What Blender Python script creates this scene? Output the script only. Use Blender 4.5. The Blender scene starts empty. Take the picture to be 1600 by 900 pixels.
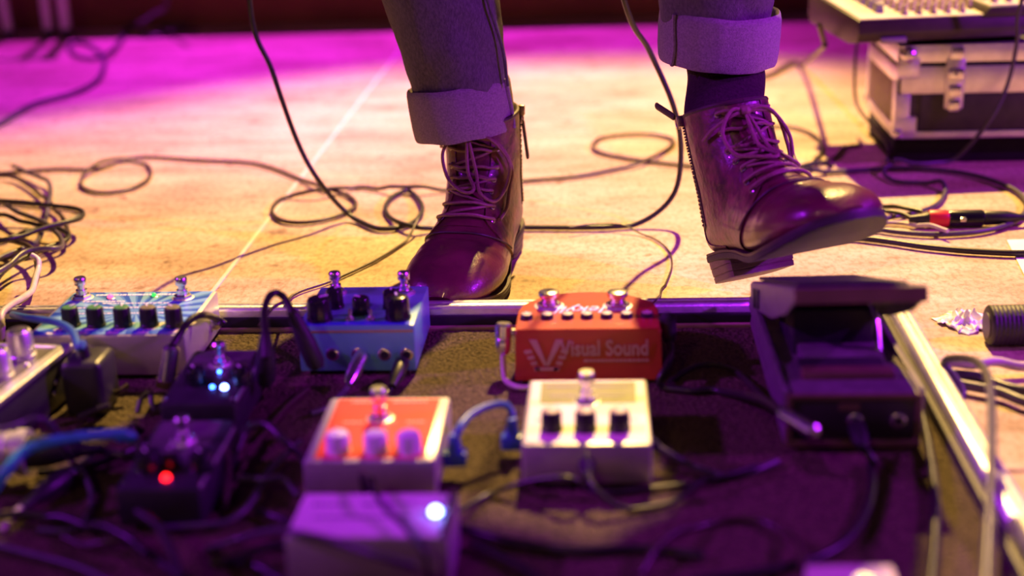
import bpy, bmesh, math, random
import numpy as np
from mathutils import Vector, Matrix, noise
random.seed(7)
PI = math.pi
S = bpy.context.scene
COL = S.collection

# ------------------------------------------------------------------ camera
F, CAM_H = 2222.0, 0.51
PITCH, ROLL, YAW = math.radians(19.1), math.radians(2.0), math.radians(4.0)
def basis():
    c, s = math.cos(YAW), math.sin(YAW)
    rz = lambda v: Vector((v[0]*c - v[1]*s, v[0]*s + v[1]*c, v[2]))
    r = rz((1, 0, 0)); f = rz((0, math.cos(PITCH), -math.sin(PITCH))); d = rz((0, -math.sin(PITCH), -math.cos(PITCH)))
    cr, sr = math.cos(ROLL), math.sin(ROLL)
    return r*cr + d*sr, f, d*cr - r*sr          # image right, forward, image down
RT, FW, DN = basis()
cam_d = bpy.data.cameras.new('camera')
cam = bpy.data.objects.new('camera', cam_d); COL.objects.link(cam)
cam.matrix_world = Matrix((( RT[0], -DN[0], -FW[0], 0), (RT[1], -DN[1], -FW[1], 0), (RT[2], -DN[2], -FW[2], CAM_H), (0, 0, 0, 1)))
cam_d.sensor_width = 36; cam_d.lens = 36*F/1600; cam_d.clip_start = .02
cam_d.dof.use_dof = True; cam_d.dof.focus_distance = 1.50; cam_d.dof.aperture_fstop = 2.3
S.camera = cam
S.view_settings.view_transform = 'Standard'; S.view_settings.look = 'None'
S.view_settings.gamma = 1; S.view_settings.use_curve_mapping = False
S.view_settings.exposure = 0.0

# ------------------------------------------------------------------ light
W = bpy.data.worlds.new('world'); S.world = W; W.use_nodes = True
bg = W.node_tree.nodes['Background']; bg.inputs[0].default_value = (.22, .05, .42, 1); bg.inputs[1].default_value = .10
def spot(name, loc, aim, col, watts, cone, blend, size=.06):
    l = bpy.data.lights.new(name, 'SPOT'); l.color = col; l.energy = watts
    l.spot_size = math.radians(cone); l.spot_blend = blend; l.shadow_soft_size = size
    o = bpy.data.objects.new(name, l); COL.objects.link(o); o.location = loc
    o.rotation_euler = (Vector(aim) - Vector(loc)).to_track_quat('-Z', 'Y').to_euler()
    return o
spot('warm_stage_lamp', (.32, 4.1, 3.2), (-.10, 1.66, 0), (1, .63, .18), 1950, 37, .60, .045)
spot('purple_back_lamp', (-1.5, 4.4, 3.2), (-.55, 3.18, 0), (.66, .02, 1), 1450, 41, 1.0, .06)
spot('purple_right_lamp', (2.6, 1.15, 1.6), (.0, 1.5, .1), (.46, .015, 1), 330, 40, .6, .06)
spot('purple_leg_lamp', (2.5, .15, 1.25), (.03, 1.5, .22), (.40, .015, 1), 400, 17, .7, .05)
spot('purple_left_lamp', (-2.4, .75, 1.5), (.2, 1.12, .05), (.44, .015, 1), 330, 22, .9, .06)
spot('warm_front_lamp', (-1.2, -2.2, 2.6), (.2, 1.6, .1), (1, .50, .22), 50, 55, .7, .1)

# ------------------------------------------------------------------ surveying helpers
def ray(px, py): return FW + RT*((px-800)/F) + DN*((py-450)/F)
def G(px, py, z=0.0):
    d = ray(px, py); t = (z - CAM_H)/d.z; return Vector((d.x*t, d.y*t, z))
def YP(px, py, y):
    d = ray(px, py); t = y/d.y; return Vector((d.x*t, y, CAM_H + d.z*t))

# ------------------------------------------------------------------ materials
def mat(name, col, rough=.5, metal=0, var=.12, nscale=40, bump=0, bscale=200, coat=0, spec=.5, stretch=None, emit=None, estr=0):
    m = bpy.data.materials.new(name); m.use_nodes = True
    nt = m.node_tree; N = nt.nodes; L = nt.links; b = N['Principled BSDF']
    b.inputs['Roughness'].default_value = rough; b.inputs['Metallic'].default_value = metal
    b.inputs['Coat Weight'].default_value = coat; b.inputs['Specular IOR Level'].default_value = spec
    tc = N.new('ShaderNodeTexCoord'); src = tc.outputs['Object']
    if stretch:
        mp = N.new('ShaderNodeMapping'); mp.inputs['Scale'].default_value = stretch; L.new(src, mp.inputs[0]); src = mp.outputs[0]
    n = N.new('ShaderNodeTexNoise'); n.inputs['Scale'].default_value = nscale; n.inputs['Detail'].default_value = 4; L.new(src, n.inputs[0])
    r = N.new('ShaderNodeValToRGB'); e = r.color_ramp.elements
    e[0].position = .3; e[1].position = .7
    e[0].color = tuple(c*(1-var) for c in col) + (1,); e[1].color = tuple(min(1, c*(1+var)) for c in col) + (1,)
    L.new(n.outputs[0], r.inputs[0]); L.new(r.outputs[0], b.inputs['Base Color'])
    if bump:
        n2 = N.new('ShaderNodeTexNoise'); n2.inputs['Scale'].default_value = bscale; n2.inputs['Detail'].default_value = 3; L.new(src, n2.inputs[0])
        bp = N.new('ShaderNodeBump'); bp.inputs['Strength'].default_value = bump; bp.inputs['Distance'].default_value = .002
        L.new(n2.outputs[0], bp.inputs['Height']); L.new(bp.outputs[0], b.inputs['Normal'])
    if emit:
        b.inputs['Emission Color'].default_value = emit + (1,); b.inputs['Emission Strength'].default_value = estr
    return m
M = {}
M['chrome'] = mat('chrome', (.80, .78, .76), .26, 1, .04)
M['alu'] = mat('aluminium', (.86, .84, .82), .42, 1, .10, 60, .15, 300)
M['steel_box'] = mat('brushed_pedal_metal', (.62, .60, .57), .42, .7, .10, 40, .1, 400)
M['black'] = mat('black_plastic', (.016, .015, .016), .42, 0, .2)
M['black_gloss'] = mat('black_gloss', (.012, .012, .014), .22, 0, .2)
M['rubber'] = mat('black_rubber', (.022, .02, .022), .55, 0, .25, 80, .2, 300)
M['cable_black'] = mat('black_cable_jacket', (.020, .017, .016), .38, 0, .2, 60)
M['cable_brown'] = mat('dark_brown_cable_jacket', (.055, .032, .022), .40, 0, .2, 60)
M['cable_cream'] = mat('pale_cable_jacket', (.55, .48, .40), .45, 0, .1, 60)
M['cable_blue'] = mat('blue_cable_jacket', (.04, .13, .34), .38, 0, .15, 60)
M['cable_teal'] = mat('teal_cable_jacket', (.04, .42, .36), .4, 0, .15, 60)
M['cable_grey'] = mat('grey_cable_jacket', (.075, .06, .08), .40, 0, .15, 60)
M['red_ring'] = mat('red_ring_plastic', (.75, .03, .03), .4)
M['white_plastic'] = mat('white_plastic', (.80, .78, .75), .4, 0, .04)
M['cream'] = mat('cream_enamel', (.80, .72, .58), .45, 0, .05)
M['print_white'] = mat('white_print', (.86, .84, .80), .6, 0, .05)
M['print_dark'] = mat('faded_dark_print', (.25, .22, .24), .6, 0, .1)
M['red_panel'] = mat('bright_red_print', (.80, .035, .03), .38, 0, .10, 25)
M['red_enamel'] = mat('brick_red_enamel', (.46, .045, .022), .36, 0, .10, 40, .05, 300, .2)
M['print_pink'] = mat('dull_pink_print', (.55, .30, .22), .5, 0, .08)
M['print_gold'] = mat('gold_print', (.55, .40, .10), .4, .3, .08)
M['teal'] = mat('teal_enamel', (.12, .46, .37), .34, 0, .08, 30, .04, 300, .15)
M['blue_stripe'] = mat('blue_print', (.03, .08, .42), .4, 0, .08)
M['olive'] = mat('olive_printed_panel', (.16, .17, .07), .5, 0, .18, 60)
M['green_cap'] = mat('green_knob_cap', (.05, .22, .06), .45, 0, .2)
M['olive_cap'] = mat('olive_knob_cap', (.16, .16, .07), .45, 0, .2)
M['cream_cap'] = mat('cream_knob_cap', (.55, .48, .28), .45, 0, .1)
M['dark_box'] = mat('dark_grey_enamel', (.030, .028, .032), .38, 0, .2, 60, .1, 400)
M['dark_top'] = mat('worn_grey_top', (.11, .10, .10), .45, 0, .2, 60)
M['pale_top'] = mat('pale_pink_grey_enamel', (.80, .70, .68), .5, 0, .06, 30)
M['wah'] = mat('worn_black_casting', (.13, .105, .115), .48, .1, .25, 80, .25, 350)
M['wah_plate'] = mat('dark_jack_plate', (.018, .015, .016), .45, 0, .2)
M['tan_edge'] = mat('bronze_edge', (.14, .085, .05), .5, .2, .15)
M['leather'] = mat('oxblood_leather', (.095, .014, .027), .34, 0, .35, 30, .22, 260, .22)
M['leather_worn'] = mat('worn_oxblood_leather', (.105, .022, .030), .42, 0, .65, 75, .5, 160, .12)
M['leather_edge'] = mat('dark_leather_edge', (.04, .016, .016), .55, 0, .3, 60, .2, 200)
M['outsole'] = mat('dark_outsole', (.020, .013, .014), .7, 0, .3, 70, .3, 200)
M['heel'] = mat('stacked_heel', (.095, .055, .038), .55, 0, .25, 90, .2, 260, 0, .5, (1, 1, 8))
M['lace'] = mat('brown_waxed_lace', (.20, .085, .085), .5, 0, .2, 300, .4, 900)
M['eyelet'] = mat('dark_eyelet_metal', (.30, .27, .32), .3, 1, .1)
M['zip'] = mat('dull_zip_metal', (.35, .28, .22), .4, 1, .2, 300)
M['sock'] = mat('dark_ribbed_sock', (.030, .012, .020), .9, 0, .3, 300, .5, 500, 0, .2)
M['denim'] = mat('dark_denim', (.085, .070, .080), .85, 0, .28, 420, .45, 900, 0, .25, (1, 1, .5))
M['denim_in'] = mat('pale_denim_reverse', (.22, .17, .19), .88, 0, .25, 500, .5, 1000, 0, .25)
M['skin'] = mat('skin', (.55, .34, .25), .5)
M['case_panel'] = mat('dark_case_panel', (.045, .036, .032), .5, 0, .2, 80, .15, 400)
M['case_side'] = mat('tan_case_panel', (.30, .22, .13), .5, 0, .15, 80, .1, 400)
M['matt_black'] = mat('matt_black_finish', (.012, .010, .012), .9, 0, .2)
M['mixer_top'] = mat('cream_mixer_panel', (.72, .64, .52), .4, .1, .08)
M['mixer_body'] = mat('dark_mixer_body', (.045, .028, .028), .5, 0, .2)
M['mixer_grey'] = mat('grey_violet_cap', (.25, .21, .28), .45, 0, .1)
M['paper'] = mat('white_paper', (.85, .82, .76), .8, 0, .04, 40, .1, 60)
M['plaster'] = mat('pale_metal_stand', (.80, .82, .82), .4, .1, .1)
M['wall'] = mat('dark_red_brown_wall', (.24, .085, .045), .9, 0, .3, 4, .2, 60)
M['seam_strip'] = mat('pale_joint_strip', (.72, .62, .50), .6, 0, .12, 30)
M['subfloor'] = mat('dark_subfloor', (.05, .035, .025), .9)
def led(name, col, s): return mat(name, tuple(c*.4 for c in col), .3, 0, 0, emit=col, estr=s)
M['led_blue'] = led('lit_blue_lens', (.03, .12, 1), 25)
M['led_white'] = led('lit_white_blue_lens', (.16, .24, 1), 24)
M['led_red'] = led('lit_red_lens', (1, .008, .008), 8)
M['led_pink'] = led('lit_pink_lens', (1, .08, .22), 3)
M['led_green'] = led('lit_green_lens', (.05, .8, .12), 1.2)

def stage_floor_mat():
    m = bpy.data.materials.new('worn_plywood'); m.use_nodes = True
    nt = m.node_tree; N = nt.nodes; L = nt.links; b = N['Principled BSDF']
    tc = N.new('ShaderNodeTexCoord')
    def nz(scale, detail, st, rough=.6):
        mp = N.new('ShaderNodeMapping'); mp.inputs['Scale'].default_value = st; L.new(tc.outputs['Object'], mp.inputs[0])
        n = N.new('ShaderNodeTexNoise'); n.inputs['Scale'].default_value = scale; n.inputs['Detail'].default_value = detail
        n.inputs['Roughness'].default_value = rough; L.new(mp.outputs[0], n.inputs[0]); return n.outputs[0]
    def ramp(f, stops):
        r = N.new('ShaderNodeValToRGB'); e = r.color_ramp.elements
        e[0].position, e[0].color = stops[0]; e[1].position, e[1].color = stops[-1]
        for p, c in stops[1:-1]:
            x = e.new(p); x.color = c
        L.new(f, r.inputs[0]); return r.outputs[0]
    def mul(a, c, f):
        x = N.new('ShaderNodeMix'); x.data_type = 'RGBA'; x.blend_type = 'MULTIPLY'; x.inputs[0].default_value = f
        L.new(a, x.inputs[6]); L.new(c, x.inputs[7]); return x.outputs[2]
    base = ramp(nz(9, 6, (1, 2.4, 1)), [(.3, (.52, .37, .21, 1)), (.5, (.64, .49, .31, 1)), (.72, (.72, .57, .38, 1))])
    blot = ramp(nz(3.2, 5, (1, 1.8, 1)), [(.32, (.52, .42, .36, 1)), (.58, (1, 1, 1, 1))])
    spk = ramp(nz(160, 3, (1, .55, 1)), [(.34, (.42, .34, .28, 1)), (.56, (1, 1, 1, 1))])
    dots = ramp(nz(28, 4, (1, 1, 1)), [(.30, (.36, .26, .20, 1)), (.40, (1, 1, 1, 1))])
    c = mul(mul(mul(base, blot, .8), spk, .55), dots, .8)
    L.new(c, b.inputs['Base Color']); b.inputs['Roughness'].default_value = .55
    b.inputs['Specular IOR Level'].default_value = .35
    bp = N.new('ShaderNodeBump'); bp.inputs['Strength'].default_value = .25; bp.inputs['Distance'].default_value = .002
    L.new(nz(220, 4, (1, .5, 1)), bp.inputs['Height']); L.new(bp.outputs[0], b.inputs['Normal'])
    return m
M['floor'] = stage_floor_mat()
def carpet_mat():
    m = mat('board_carpet', (.105, .078, .046), .95, 0, .6, 330, 1.0, 330, 0, .1)
    m.node_tree.nodes['Bump'].inputs['Distance'].default_value = .006
    return m
M['carpet'] = carpet_mat()
def sunray_mat():
    m = bpy.data.materials.new('blue_sunray_print'); m.use_nodes = True
    nt = m.node_tree; N = nt.nodes; L = nt.links; b = N['Principled BSDF']; b.inputs['Roughness'].default_value = .35
    tc = N.new('ShaderNodeTexCoord'); mp = N.new('ShaderNodeMapping'); mp.inputs['Location'].default_value = (-.01, .0, 0)
    L.new(tc.outputs['Object'], mp.inputs[0])
    g = N.new('ShaderNodeTexGradient'); g.gradient_type = 'RADIAL'; L.new(mp.outputs[0], g.inputs[0])
    mt = N.new('ShaderNodeMath'); mt.operation = 'MULTIPLY'; mt.inputs[1].default_value = 22; L.new(g.outputs['Fac'], mt.inputs[0])
    fr = N.new('ShaderNodeMath'); fr.operation = 'FRACT'; L.new(mt.outputs[0], fr.inputs[0])
    r = N.new('ShaderNodeValToRGB'); r.color_ramp.interpolation = 'CONSTANT'; e = r.color_ramp.elements
    e[0].color = (.03, .12, .45, 1); e[1].position = .55; e[1].color = (.22, .48, .62, 1)
    x = e.new(.36); x.color = (.10, .28, .58, 1)
    L.new(fr.outputs[0], r.inputs[0]); L.new(r.outputs[0], b.inputs['Base Color']); return m
M['sunray'] = sunray_mat()

# ------------------------------------------------------------------ mesh helpers
def B(): return bmesh.new()
def obj(name, bm, m, parent=None, loc=(0, 0, 0), rot=(0, 0, 0), smooth=35, **tags):
    me = bpy.data.meshes.new(name)
    bmesh.ops.recalc_face_normals(bm, faces=bm.faces[:])
    bm.to_mesh(me); bm.free()
    if smooth:
        me.polygons.foreach_set('use_smooth', [True]*len(me.polygons)); me.set_sharp_from_angle(angle=math.radians(smooth))
    me.materials.append(M[m] if isinstance(m, str) else m)
    o = bpy.data.objects.new(name, me); COL.objects.link(o)
    o.parent = parent; o.location = loc; o.rotation_euler = rot
    for k, v in tags.items(): o[k] = v
    return o
def share(src, parent, loc=None, rot=None):
    o = src.copy(); COL.objects.link(o); o.parent = parent
    if loc is not None: o.location = loc
    if rot is not None: o.rotation_euler = rot
    return o
def thing(name, label, cat, loc=(0, 0, 0), rz=0, group=None):
    o = bpy.data.objects.new(name, None); COL.objects.link(o); o.empty_display_size = .03
    o.location = loc; o.rotation_euler = (0, 0, rz); o['label'] = label; o['category'] = cat
    if group: o['group'] = group
    return o
def tag(o, label, cat, group=None):
    o['label'] = label; o['category'] = cat
    if group: o['group'] = group
    return o
def box(bm, x0, x1, y0, y1, z0, z1, bev=0, seg=2):
    vs = bmesh.ops.create_cube(bm, size=1)['verts']
    for v in vs: v.co = Vector(((x0+x1)/2 + v.co.x*(x1-x0), (y0+y1)/2 + v.co.y*(y1-y0), (z0+z1)/2 + v.co.z*(z1-z0)))
    if bev:
        es = list({e for v in vs for e in v.link_edges})
        bmesh.ops.bevel(bm, geom=es, offset=bev, segments=seg, profile=.5, affect='EDGES')
    return bm
def prism(bm, pts, axis, a0, a1, bev=0, seg=2):
    def p3(p, a): return {'x': (a, p[0], p[1]), 'y': (p[0], a, p[1]), 'z': (p[0], p[1], a)}[axis]
    lo = [bm.verts.new(p3(p, a0)) for p in pts]; hi = [bm.verts.new(p3(p, a1)) for p in pts]
    fs = [bm.faces.new(lo), bm.faces.new(hi)]
    n = len(pts)
    for i in range(n): fs.append(bm.faces.new((lo[i], lo[(i+1) % n], hi[(i+1) % n], hi[i])))
    if bev:
        es = list({e for f in fs for e in f.edges})
        bmesh.ops.bevel(bm, geom=es, offset=bev, segments=seg, profile=.5, affect='EDGES')
    return bm
def loft(bm, rings, cap0=True, cap1=True, closed=True):
    R = [[bm.verts.new(p) for p in r] for r in rings]
    n = len(rings[0])
    for a, b in zip(R, R[1:]):
        for i in range(n if closed else n-1):
            j = (i+1) % n; bm.faces.new((a[i], a[j], b[j], b[i]))
    if cap0: bm.faces.new(R[0][::-1])
    if cap1: bm.faces.new(R[-1])
    return bm
def lathe(bm, prof, c=(0, 0, 0), q=None, seg=20, hexa=False):
    q = q or Matrix.Identity(3); c = Vector(c)
    n = 6 if hexa else seg
    return loft(bm, [[c + q @ Vector((r*math.cos(2*PI*i/n), r*math.sin(2*PI*i/n), z)) for i in range(n)] for r, z in prof])
def aim(d): return Vector(d).to_track_quat('Z', 'Y').to_matrix()
def spline(pts, sub=8):
    P = [Vector(p) for p in pts]
    if len(P) == 2: return [P[0].lerp(P[1], i/4) for i in range(5)]
    P = [P[0]*2 - P[1]] + P + [P[-1]*2 - P[-2]]
    out = []
    for i in range(1, len(P)-2):
        a, b, c, d = P[i-1:i+3]
        for k in range(sub):
            t = k/sub
            out.append(.5*((2*b) + (c-a)*t + (2*a-5*b+4*c-d)*t*t + (3*b-a-3*c+d)*t**3))
    return out + [P[-2]]
def tube(bm, pts, r, seg=8, sub=8, raw=False):
    Q = pts if raw else spline(pts, sub)
    n = len(Q); rings = []
    up = None
    for i, p in enumerate(Q):
        t = (Q[min(i+1, n-1)] - Q[max(i-1, 0)]).normalized()
        if up is None:
            up = Vector((0, 0, 1)) if abs(t.z) < .9 else Vector((1, 0, 0))
        up = (up - t*up.dot(t)).normalized(); s = t.cross(up)
        rr = r(i/(n-1)) if callable(r) else r
        rings.append([p + up*(rr*math.cos(2*PI*k/seg)) + s*(rr*math.sin(2*PI*k/seg)) for k in range(seg)])
    return loft(bm, rings)

# ------------------------------------------------------------------ the setting
ZB = .012                                                  # carpet level inside the board
fl = obj('floor', box(B(), -3.2, 3.2, .30, 3.52, -.06, -.021), 'subfloor', kind='structure')
for x0, x1 in ((-2.876, -1.656), (-1.656, -.436), (-.436, .784), (.784, 2.004)):
    for y0, y1 in ((.32, 1.02), (1.02, 3.46)):
        obj('stage_panel', box(B(), x0+.0015, x1-.0015, y0+.0015, y1-.0015, -.021, 0, .0012, 1), 'floor', fl)
obj('trim_1', box(B(), -.4385, -.4335, 1.36, 3.40, 0, .0010), 'seam_strip', kind='structure')
obj('wall_back', box(B(), -3.2, 3.2, 3.44, 3.52, 0, .45), 'wall', kind='structure')

# ------------------------------------------------------------------ pedalboard tray
board = thing('pedalboard', 'carpeted pedalboard tray with a raised aluminium rim under the effect pedals', 'pedalboard', (-.25, .95, 0))
def bl(x, y): return (x+.25, y-.95)
X0, X1, Y0, Y1 = -.78, .272, .56, 1.322
a, b_ = bl(X0, Y0); c_, d_ = bl(X1, Y1)
obj('base', box(B(), a, c_, b_, d_, .001, ZB-.003), 'black', board)
bm = B(); nx, ny = 120, 90
g = [[bm.verts.new((a + (c_-a)*i/nx, b_ + (d_-b_)*j/ny, ZB-.0008 + .0012*noise.noise(Vector((i*.9, j*.9, 0))))) for i in range(nx+1)] for j in range(ny+1)]
for j in range(ny):
    for i in range(nx): bm.faces.new((g[j][i], g[j][i+1], g[j+1][i+1], g[j+1][i]))
obj('carpet', bm, 'carpet', board, smooth=60)
def rim_profile(w=.020, h=.033):                             # grooved aluminium valance section: (across, z)
    return [(0, .001), (w, .001), (w, h-.004), (w-.003, h), (w*.62, h), (w*.58, h-.004), (w*.46, h-.004), (w*.42, h), (.003, h), (0, h-.003)]
obj('rim_rail', prism(B(), [(d_+p, z) for p, z in rim_profile()], 'x', a, c_ + .02, .0006, 1), 'alu', board)
yj = bl(0, .885)[1]
obj('rim_rail', prism(B(), [(c_+p, z) for p, z in rim_profile()], 'y', yj+.002, d_ - .001, .0006, 1), 'alu', board)
obj('rim_rail', prism(B(), [(c_+p+.004, z+.002) for p, z in rim_profile()], 'y', b_, yj-.002, .0006, 1), 'alu', board)
obj('dark_lip', box(B(), a, c_-.002, d_-.006, d_, ZB-.002, ZB+.012, .002), 'matt_black', board)  # black strip along the foot of the rear rim
obj('inner_lip', box(B(), a, c_-.002, d_-.011, d_-.006, ZB-.002, ZB+.003, .001), 'case_side', board)
obj('inner_lip', box(B(), c_-.006, c_, b_, d_-.012, ZB-.002, ZB+.012, .001), 'case_panel', board)

# ------------------------------------------------------------------ pedal parts
def knob_mesh(r, h, flute=10):
    bm = B(); n = flute*4
    def ring(rr, z, f): return [Vector(((rr*(1 + f*math.cos(flute*2*PI*i/n)))*math.cos(2*PI*i/n), (rr*(1 + f*math.cos(flute*2*PI*i/n)))*math.sin(2*PI*i/n), z)) for i in range(n)]
    return loft(bm, [ring(r*1.08, 0, 0), ring(r*1.08, h*.12, 0), ring(r, h*.16, .03), ring(r*.95, h*.93, .03), ring(r*.88, h, 0)])
_kc = {}
def knob(parent, x, y, z, r, h, m, capm, rx=0, ang=0, skirt=True):
    key = (r, h, m, capm)
    if key not in _kc:
        k = obj('knob', knob_mesh(r, h), m, parent, (x, y, z), (rx, 0, ang))
        cp = obj('knob_cap', lathe(B(), [(r*.84, 0), (r*.84, h*.05), (r*.75, h*.08)], (0, 0, h*.985)), capm, k)
        pt = obj('pointer', box(B(), -r*.07, r*.07, r*.1, r*.82, h*1.06, h*1.10), 'print_white', k)
        _kc[key] = (k, cp, pt)
    else:
        k0, cp, pt = _kc[key]
        k = share(k0, parent, (x, y, z), (rx, 0, ang)); share(cp, k); share(pt, k)
    return k
_fs = {}
def footswitch(parent, x, y, z, rx=0, r=.0060, h=.020, nut=.009):
    key = (r, h, nut)
    if key not in _fs:
        f = obj('footswitch', lathe(B(), [(nut*.62, .004), (nut*.62, h*.42), (r*.62, h*.43), (r*.62, h*.62), (r*.96, h*.66), (r, h*.72), (r, h*.94), (r*.85, h)]), 'chrome', parent, (x, y, z), (rx, 0, 0))
        n = obj('nut', lathe(B(), [(nut, 0), (nut, .0035), (nut*.85, .0045)], hexa=True), 'chrome', f)
        w = obj('washer', lathe(B(), [(nut*1.22, 0), (nut*1.22, .0008), (nut*1.1, .0012)]), 'steel_box', f)
        _fs[key] = (f, n, w)
    else:
        f0, n, w = _fs[key]; f = share(f0, parent, (x, y, z), (rx, 0, 0)); share(n, f); share(w, f)
    return f
def lamp(parent, x, y, z, m, r=.0028, rx=0):
    o = obj('indicator_light', lathe(B(), [(r, 0), (r, r*.7), (r*.85, r*1.2), (r*.45, r*1.55), (r*.05, r*1.65)], seg=14), m, parent, (x, y, z), (rx, 0, 0))
    obj('bezel', lathe(B(), [(r*1.5, 0), (r*1.5, r*.3), (r*1.1, r*.5)], seg=14), 'chrome', o)
    return o
def strips(parent, rows, z, m, name='printed_label', rx=0, loc=(0, 0, 0)):
    bm = B()
    for x0, x1, y, hh in rows:
        x = x0
        while x < x1:
            w = random.uniform(.0015, .005); box(bm, x, min(x+w, x1), y-hh/2, y+hh/2, z, z+.0003); x += w + random.uniform(.0006, .0014)
    return obj(name, bm, m, parent, loc, (rx, 0, 0), 0)
def text(parent, s, size, m, loc, rot, name='lettering', shear=0, bold=0, xs=1):
    cu = bpy.data.curves.new('t', 'FONT'); cu.body = s; cu.size = size; cu.shear = shear; cu.offset = bold
    cu.align_x = 'CENTER'; cu.align_y = 'CENTER'; cu.extrude = .0002; cu.resolution_u = 3
    t = bpy.data.objects.new('t', cu); COL.objects.link(t)
    bpy.context.view_layer.update()
    me = bpy.data.meshes.new_from_object(t.evaluated_get(bpy.context.evaluated_depsgraph_get()))
    bpy.data.objects.remove(t); bpy.data.curves.remove(cu)
    me.name = name; me.materials.clear(); me.materials.append(M[m])
    o = bpy.data.objects.new(name, me); COL.objects.link(o); o.parent = parent; o.location = loc; o.rotation_euler = rot; o.scale = (xs, 1, 1)
    return o
def jack_socket(parent, x, y, z):
    f = obj('jack_socket', lathe(B(), [(.0062, 0), (.0062, .002), (.0050, .0028), (.0036, .0028), (.0032, -.004)], q=aim((0, -1, 0)), hexa=False, seg=16), 'chrome', parent, (x, y, z))
    obj('socket_hole', lathe(B(), [(.0034, .0030), (.0034, .0033)], q=aim((0, -1, 0)), seg=14), 'black', f)
    return f
def wedge(bm, x0, x1, y0, y1, zf, zb, z0=0, bev=.002, fr=0):
    return prism(bm, [(y0+fr, z0), (y1, z0), (y1, zb), (y0, zf)], 'x', x0, x1, bev, 2)
def feet(parent, x0, x1, y0, y1, h=.003):
    for x in (x0+.012, x1-.012):
        for y in (y0+.012, y1-.012):
            obj('rubber_foot', lathe(B(), [(.005, 0), (.006, h*.5), (.006, h+.0005)], (x, y, 0), seg=10), 'rubber', parent)
def pedal(name, label, x0, x1, y0, y1, zf, zb, bodym, rz=0, bev=.0022, fr=0, origin=None):
    """root at the base centre; zf/zb are world heights of the front/back top edge"""
    cx, cy = ((x0+x1)/2, (y0+y1)/2) if origin is None else origin
    p = thing(name, label, 'effect pedal', (cx, cy, ZB), rz, 'effect pedals on the board')
    a, b, c, d = x0-cx, x1-cx, y0-cy, y1-cy
    body = obj('body', wedge(B(), a, b, c, d, zf-ZB, zb-ZB, .003, bev, fr), bodym, p)
    feet(p, a, b, c, d)
    sl = math.atan2(zb-zf, d-c)
    def top(px, py):                                         # pixel -> local point on the sloped top
        dr = ray(px, py); nrm = Vector((0, -(zb-zf), (y1-y0))); p0 = Vector((0, y0, zf))
        t = (p0 - Vector((0, 0, CAM_H))).dot(nrm)/dr.dot(nrm); w = dr*t + Vector((0, 0, CAM_H))
        return w.x-cx, w.y-cy, w.z-ZB
    return p, body, top, sl, (a, b, c, d)

# ---- blue five-knob pedal
p, body, top, sl, (a, b, c, d) = pedal('effect_pedal', 'wide silver pedal with blue sunray face, five black knobs and two footswitches', -.533, -.385, 1.192, 1.314, .055, .055, 'steel_box')
ht = .055-ZB
obj('face_panel', box(B(), a+.004, b-.004, c+.002, d-.003, ht-.0002, ht+.0006, .0003, 1), 'sunray', p)
for i, px in enumerate((112, 151, 193, 234, 273)):
    x, y, z = top(px, 510); knob(p, x, y, z+.0006, .0082, .018, 'black', 'green_cap' if i < 3 else 'olive_cap', 0, -.6+i*.35)
for px in (129, 286): footswitch(p, *top(px, 466), h=.022, r=.0062)
lamp(p, *top(173, 467), 'led_pink', .0030); lamp(p, *top(241, 464), 'led_green', .0026)
strips(p, [(-.045, .040, .049, .004), (-.052, -.010, .030, .0025), (-.030, .035, .024, .002), (-.060, .05, -.004, .0022), (-.060, .05, .012, .0022)], ht+.0006, 'print_white')
bm = B()
for i in range(5): prism(bm, [(-.058+i*.029, -.058), (-.048+i*.029, -.058), (-.038+i*.029, -.030), (-.043+i*.029, -.030)], 'z', ht+.0006, ht+.0008)
obj('slanted_stripes', bm, 'cream', p, smooth=0)  # slanted cream stripes along the front edge of the face
strips(p, [(-.062, -.03, -.052, .006), (-.03, .0, -.052, .006), (.004, .062, -.052, .006)], ht+.00055, 'blue_stripe', 'printed_stripe')
BLUE = p

# ---- teal pedal
p, body, top, sl, (a, b, c, d) = pedal('effect_pedal', 'teal metal pedal with dark round knobs and four jacks facing the red boxes', -.281, -.174, 1.198, 1.312, .060, .058, 'teal', bev=.0016)
for px, py, r, h in ((500, 500, .0112, .021), (524, 480, .0080, .018), (565, 489, .0085, .015), (612, 480, .0078, .016), (622, 498, .0112, .021)):
    x, y, z = top(px, py); knob(p, x, y, z, r, h, 'black_gloss', 'black_gloss', 0, random.uniform(-2, 2))
for px in (525, 632): footswitch(p, *top(px, 458), h=.022)
lamp(p, *top(524, 470), 'led_red', .0014)
for px in (547, 579): 
    x, y, z = top(px, 501); obj('toggle', lathe(B(), [(.0045, 0), (.0045, .003), (.0018, .004), (.0022, .010), (.001, .011)], seg=12), 'chrome', p, (x, y, z), (-.3, 0, 0))
hf = .060-ZB
obj('blue_stripe', box(B(), a+.001, b-.004, c+.001, c+.009, hf-.0002, hf+.0003), 'blue_stripe', p)
obj('gold_line', box(B(), a+.003, b-.001, c-.0003, c+.001, hf-.0068, hf-.0050), 'print_gold', p)
for px in (520, 560, 601, 636):
    w = YP(px, 553, 1.1975); jack_socket(p, w.x-(-.2275), c-.0002, w.z-ZB)
TEAL = p

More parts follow.
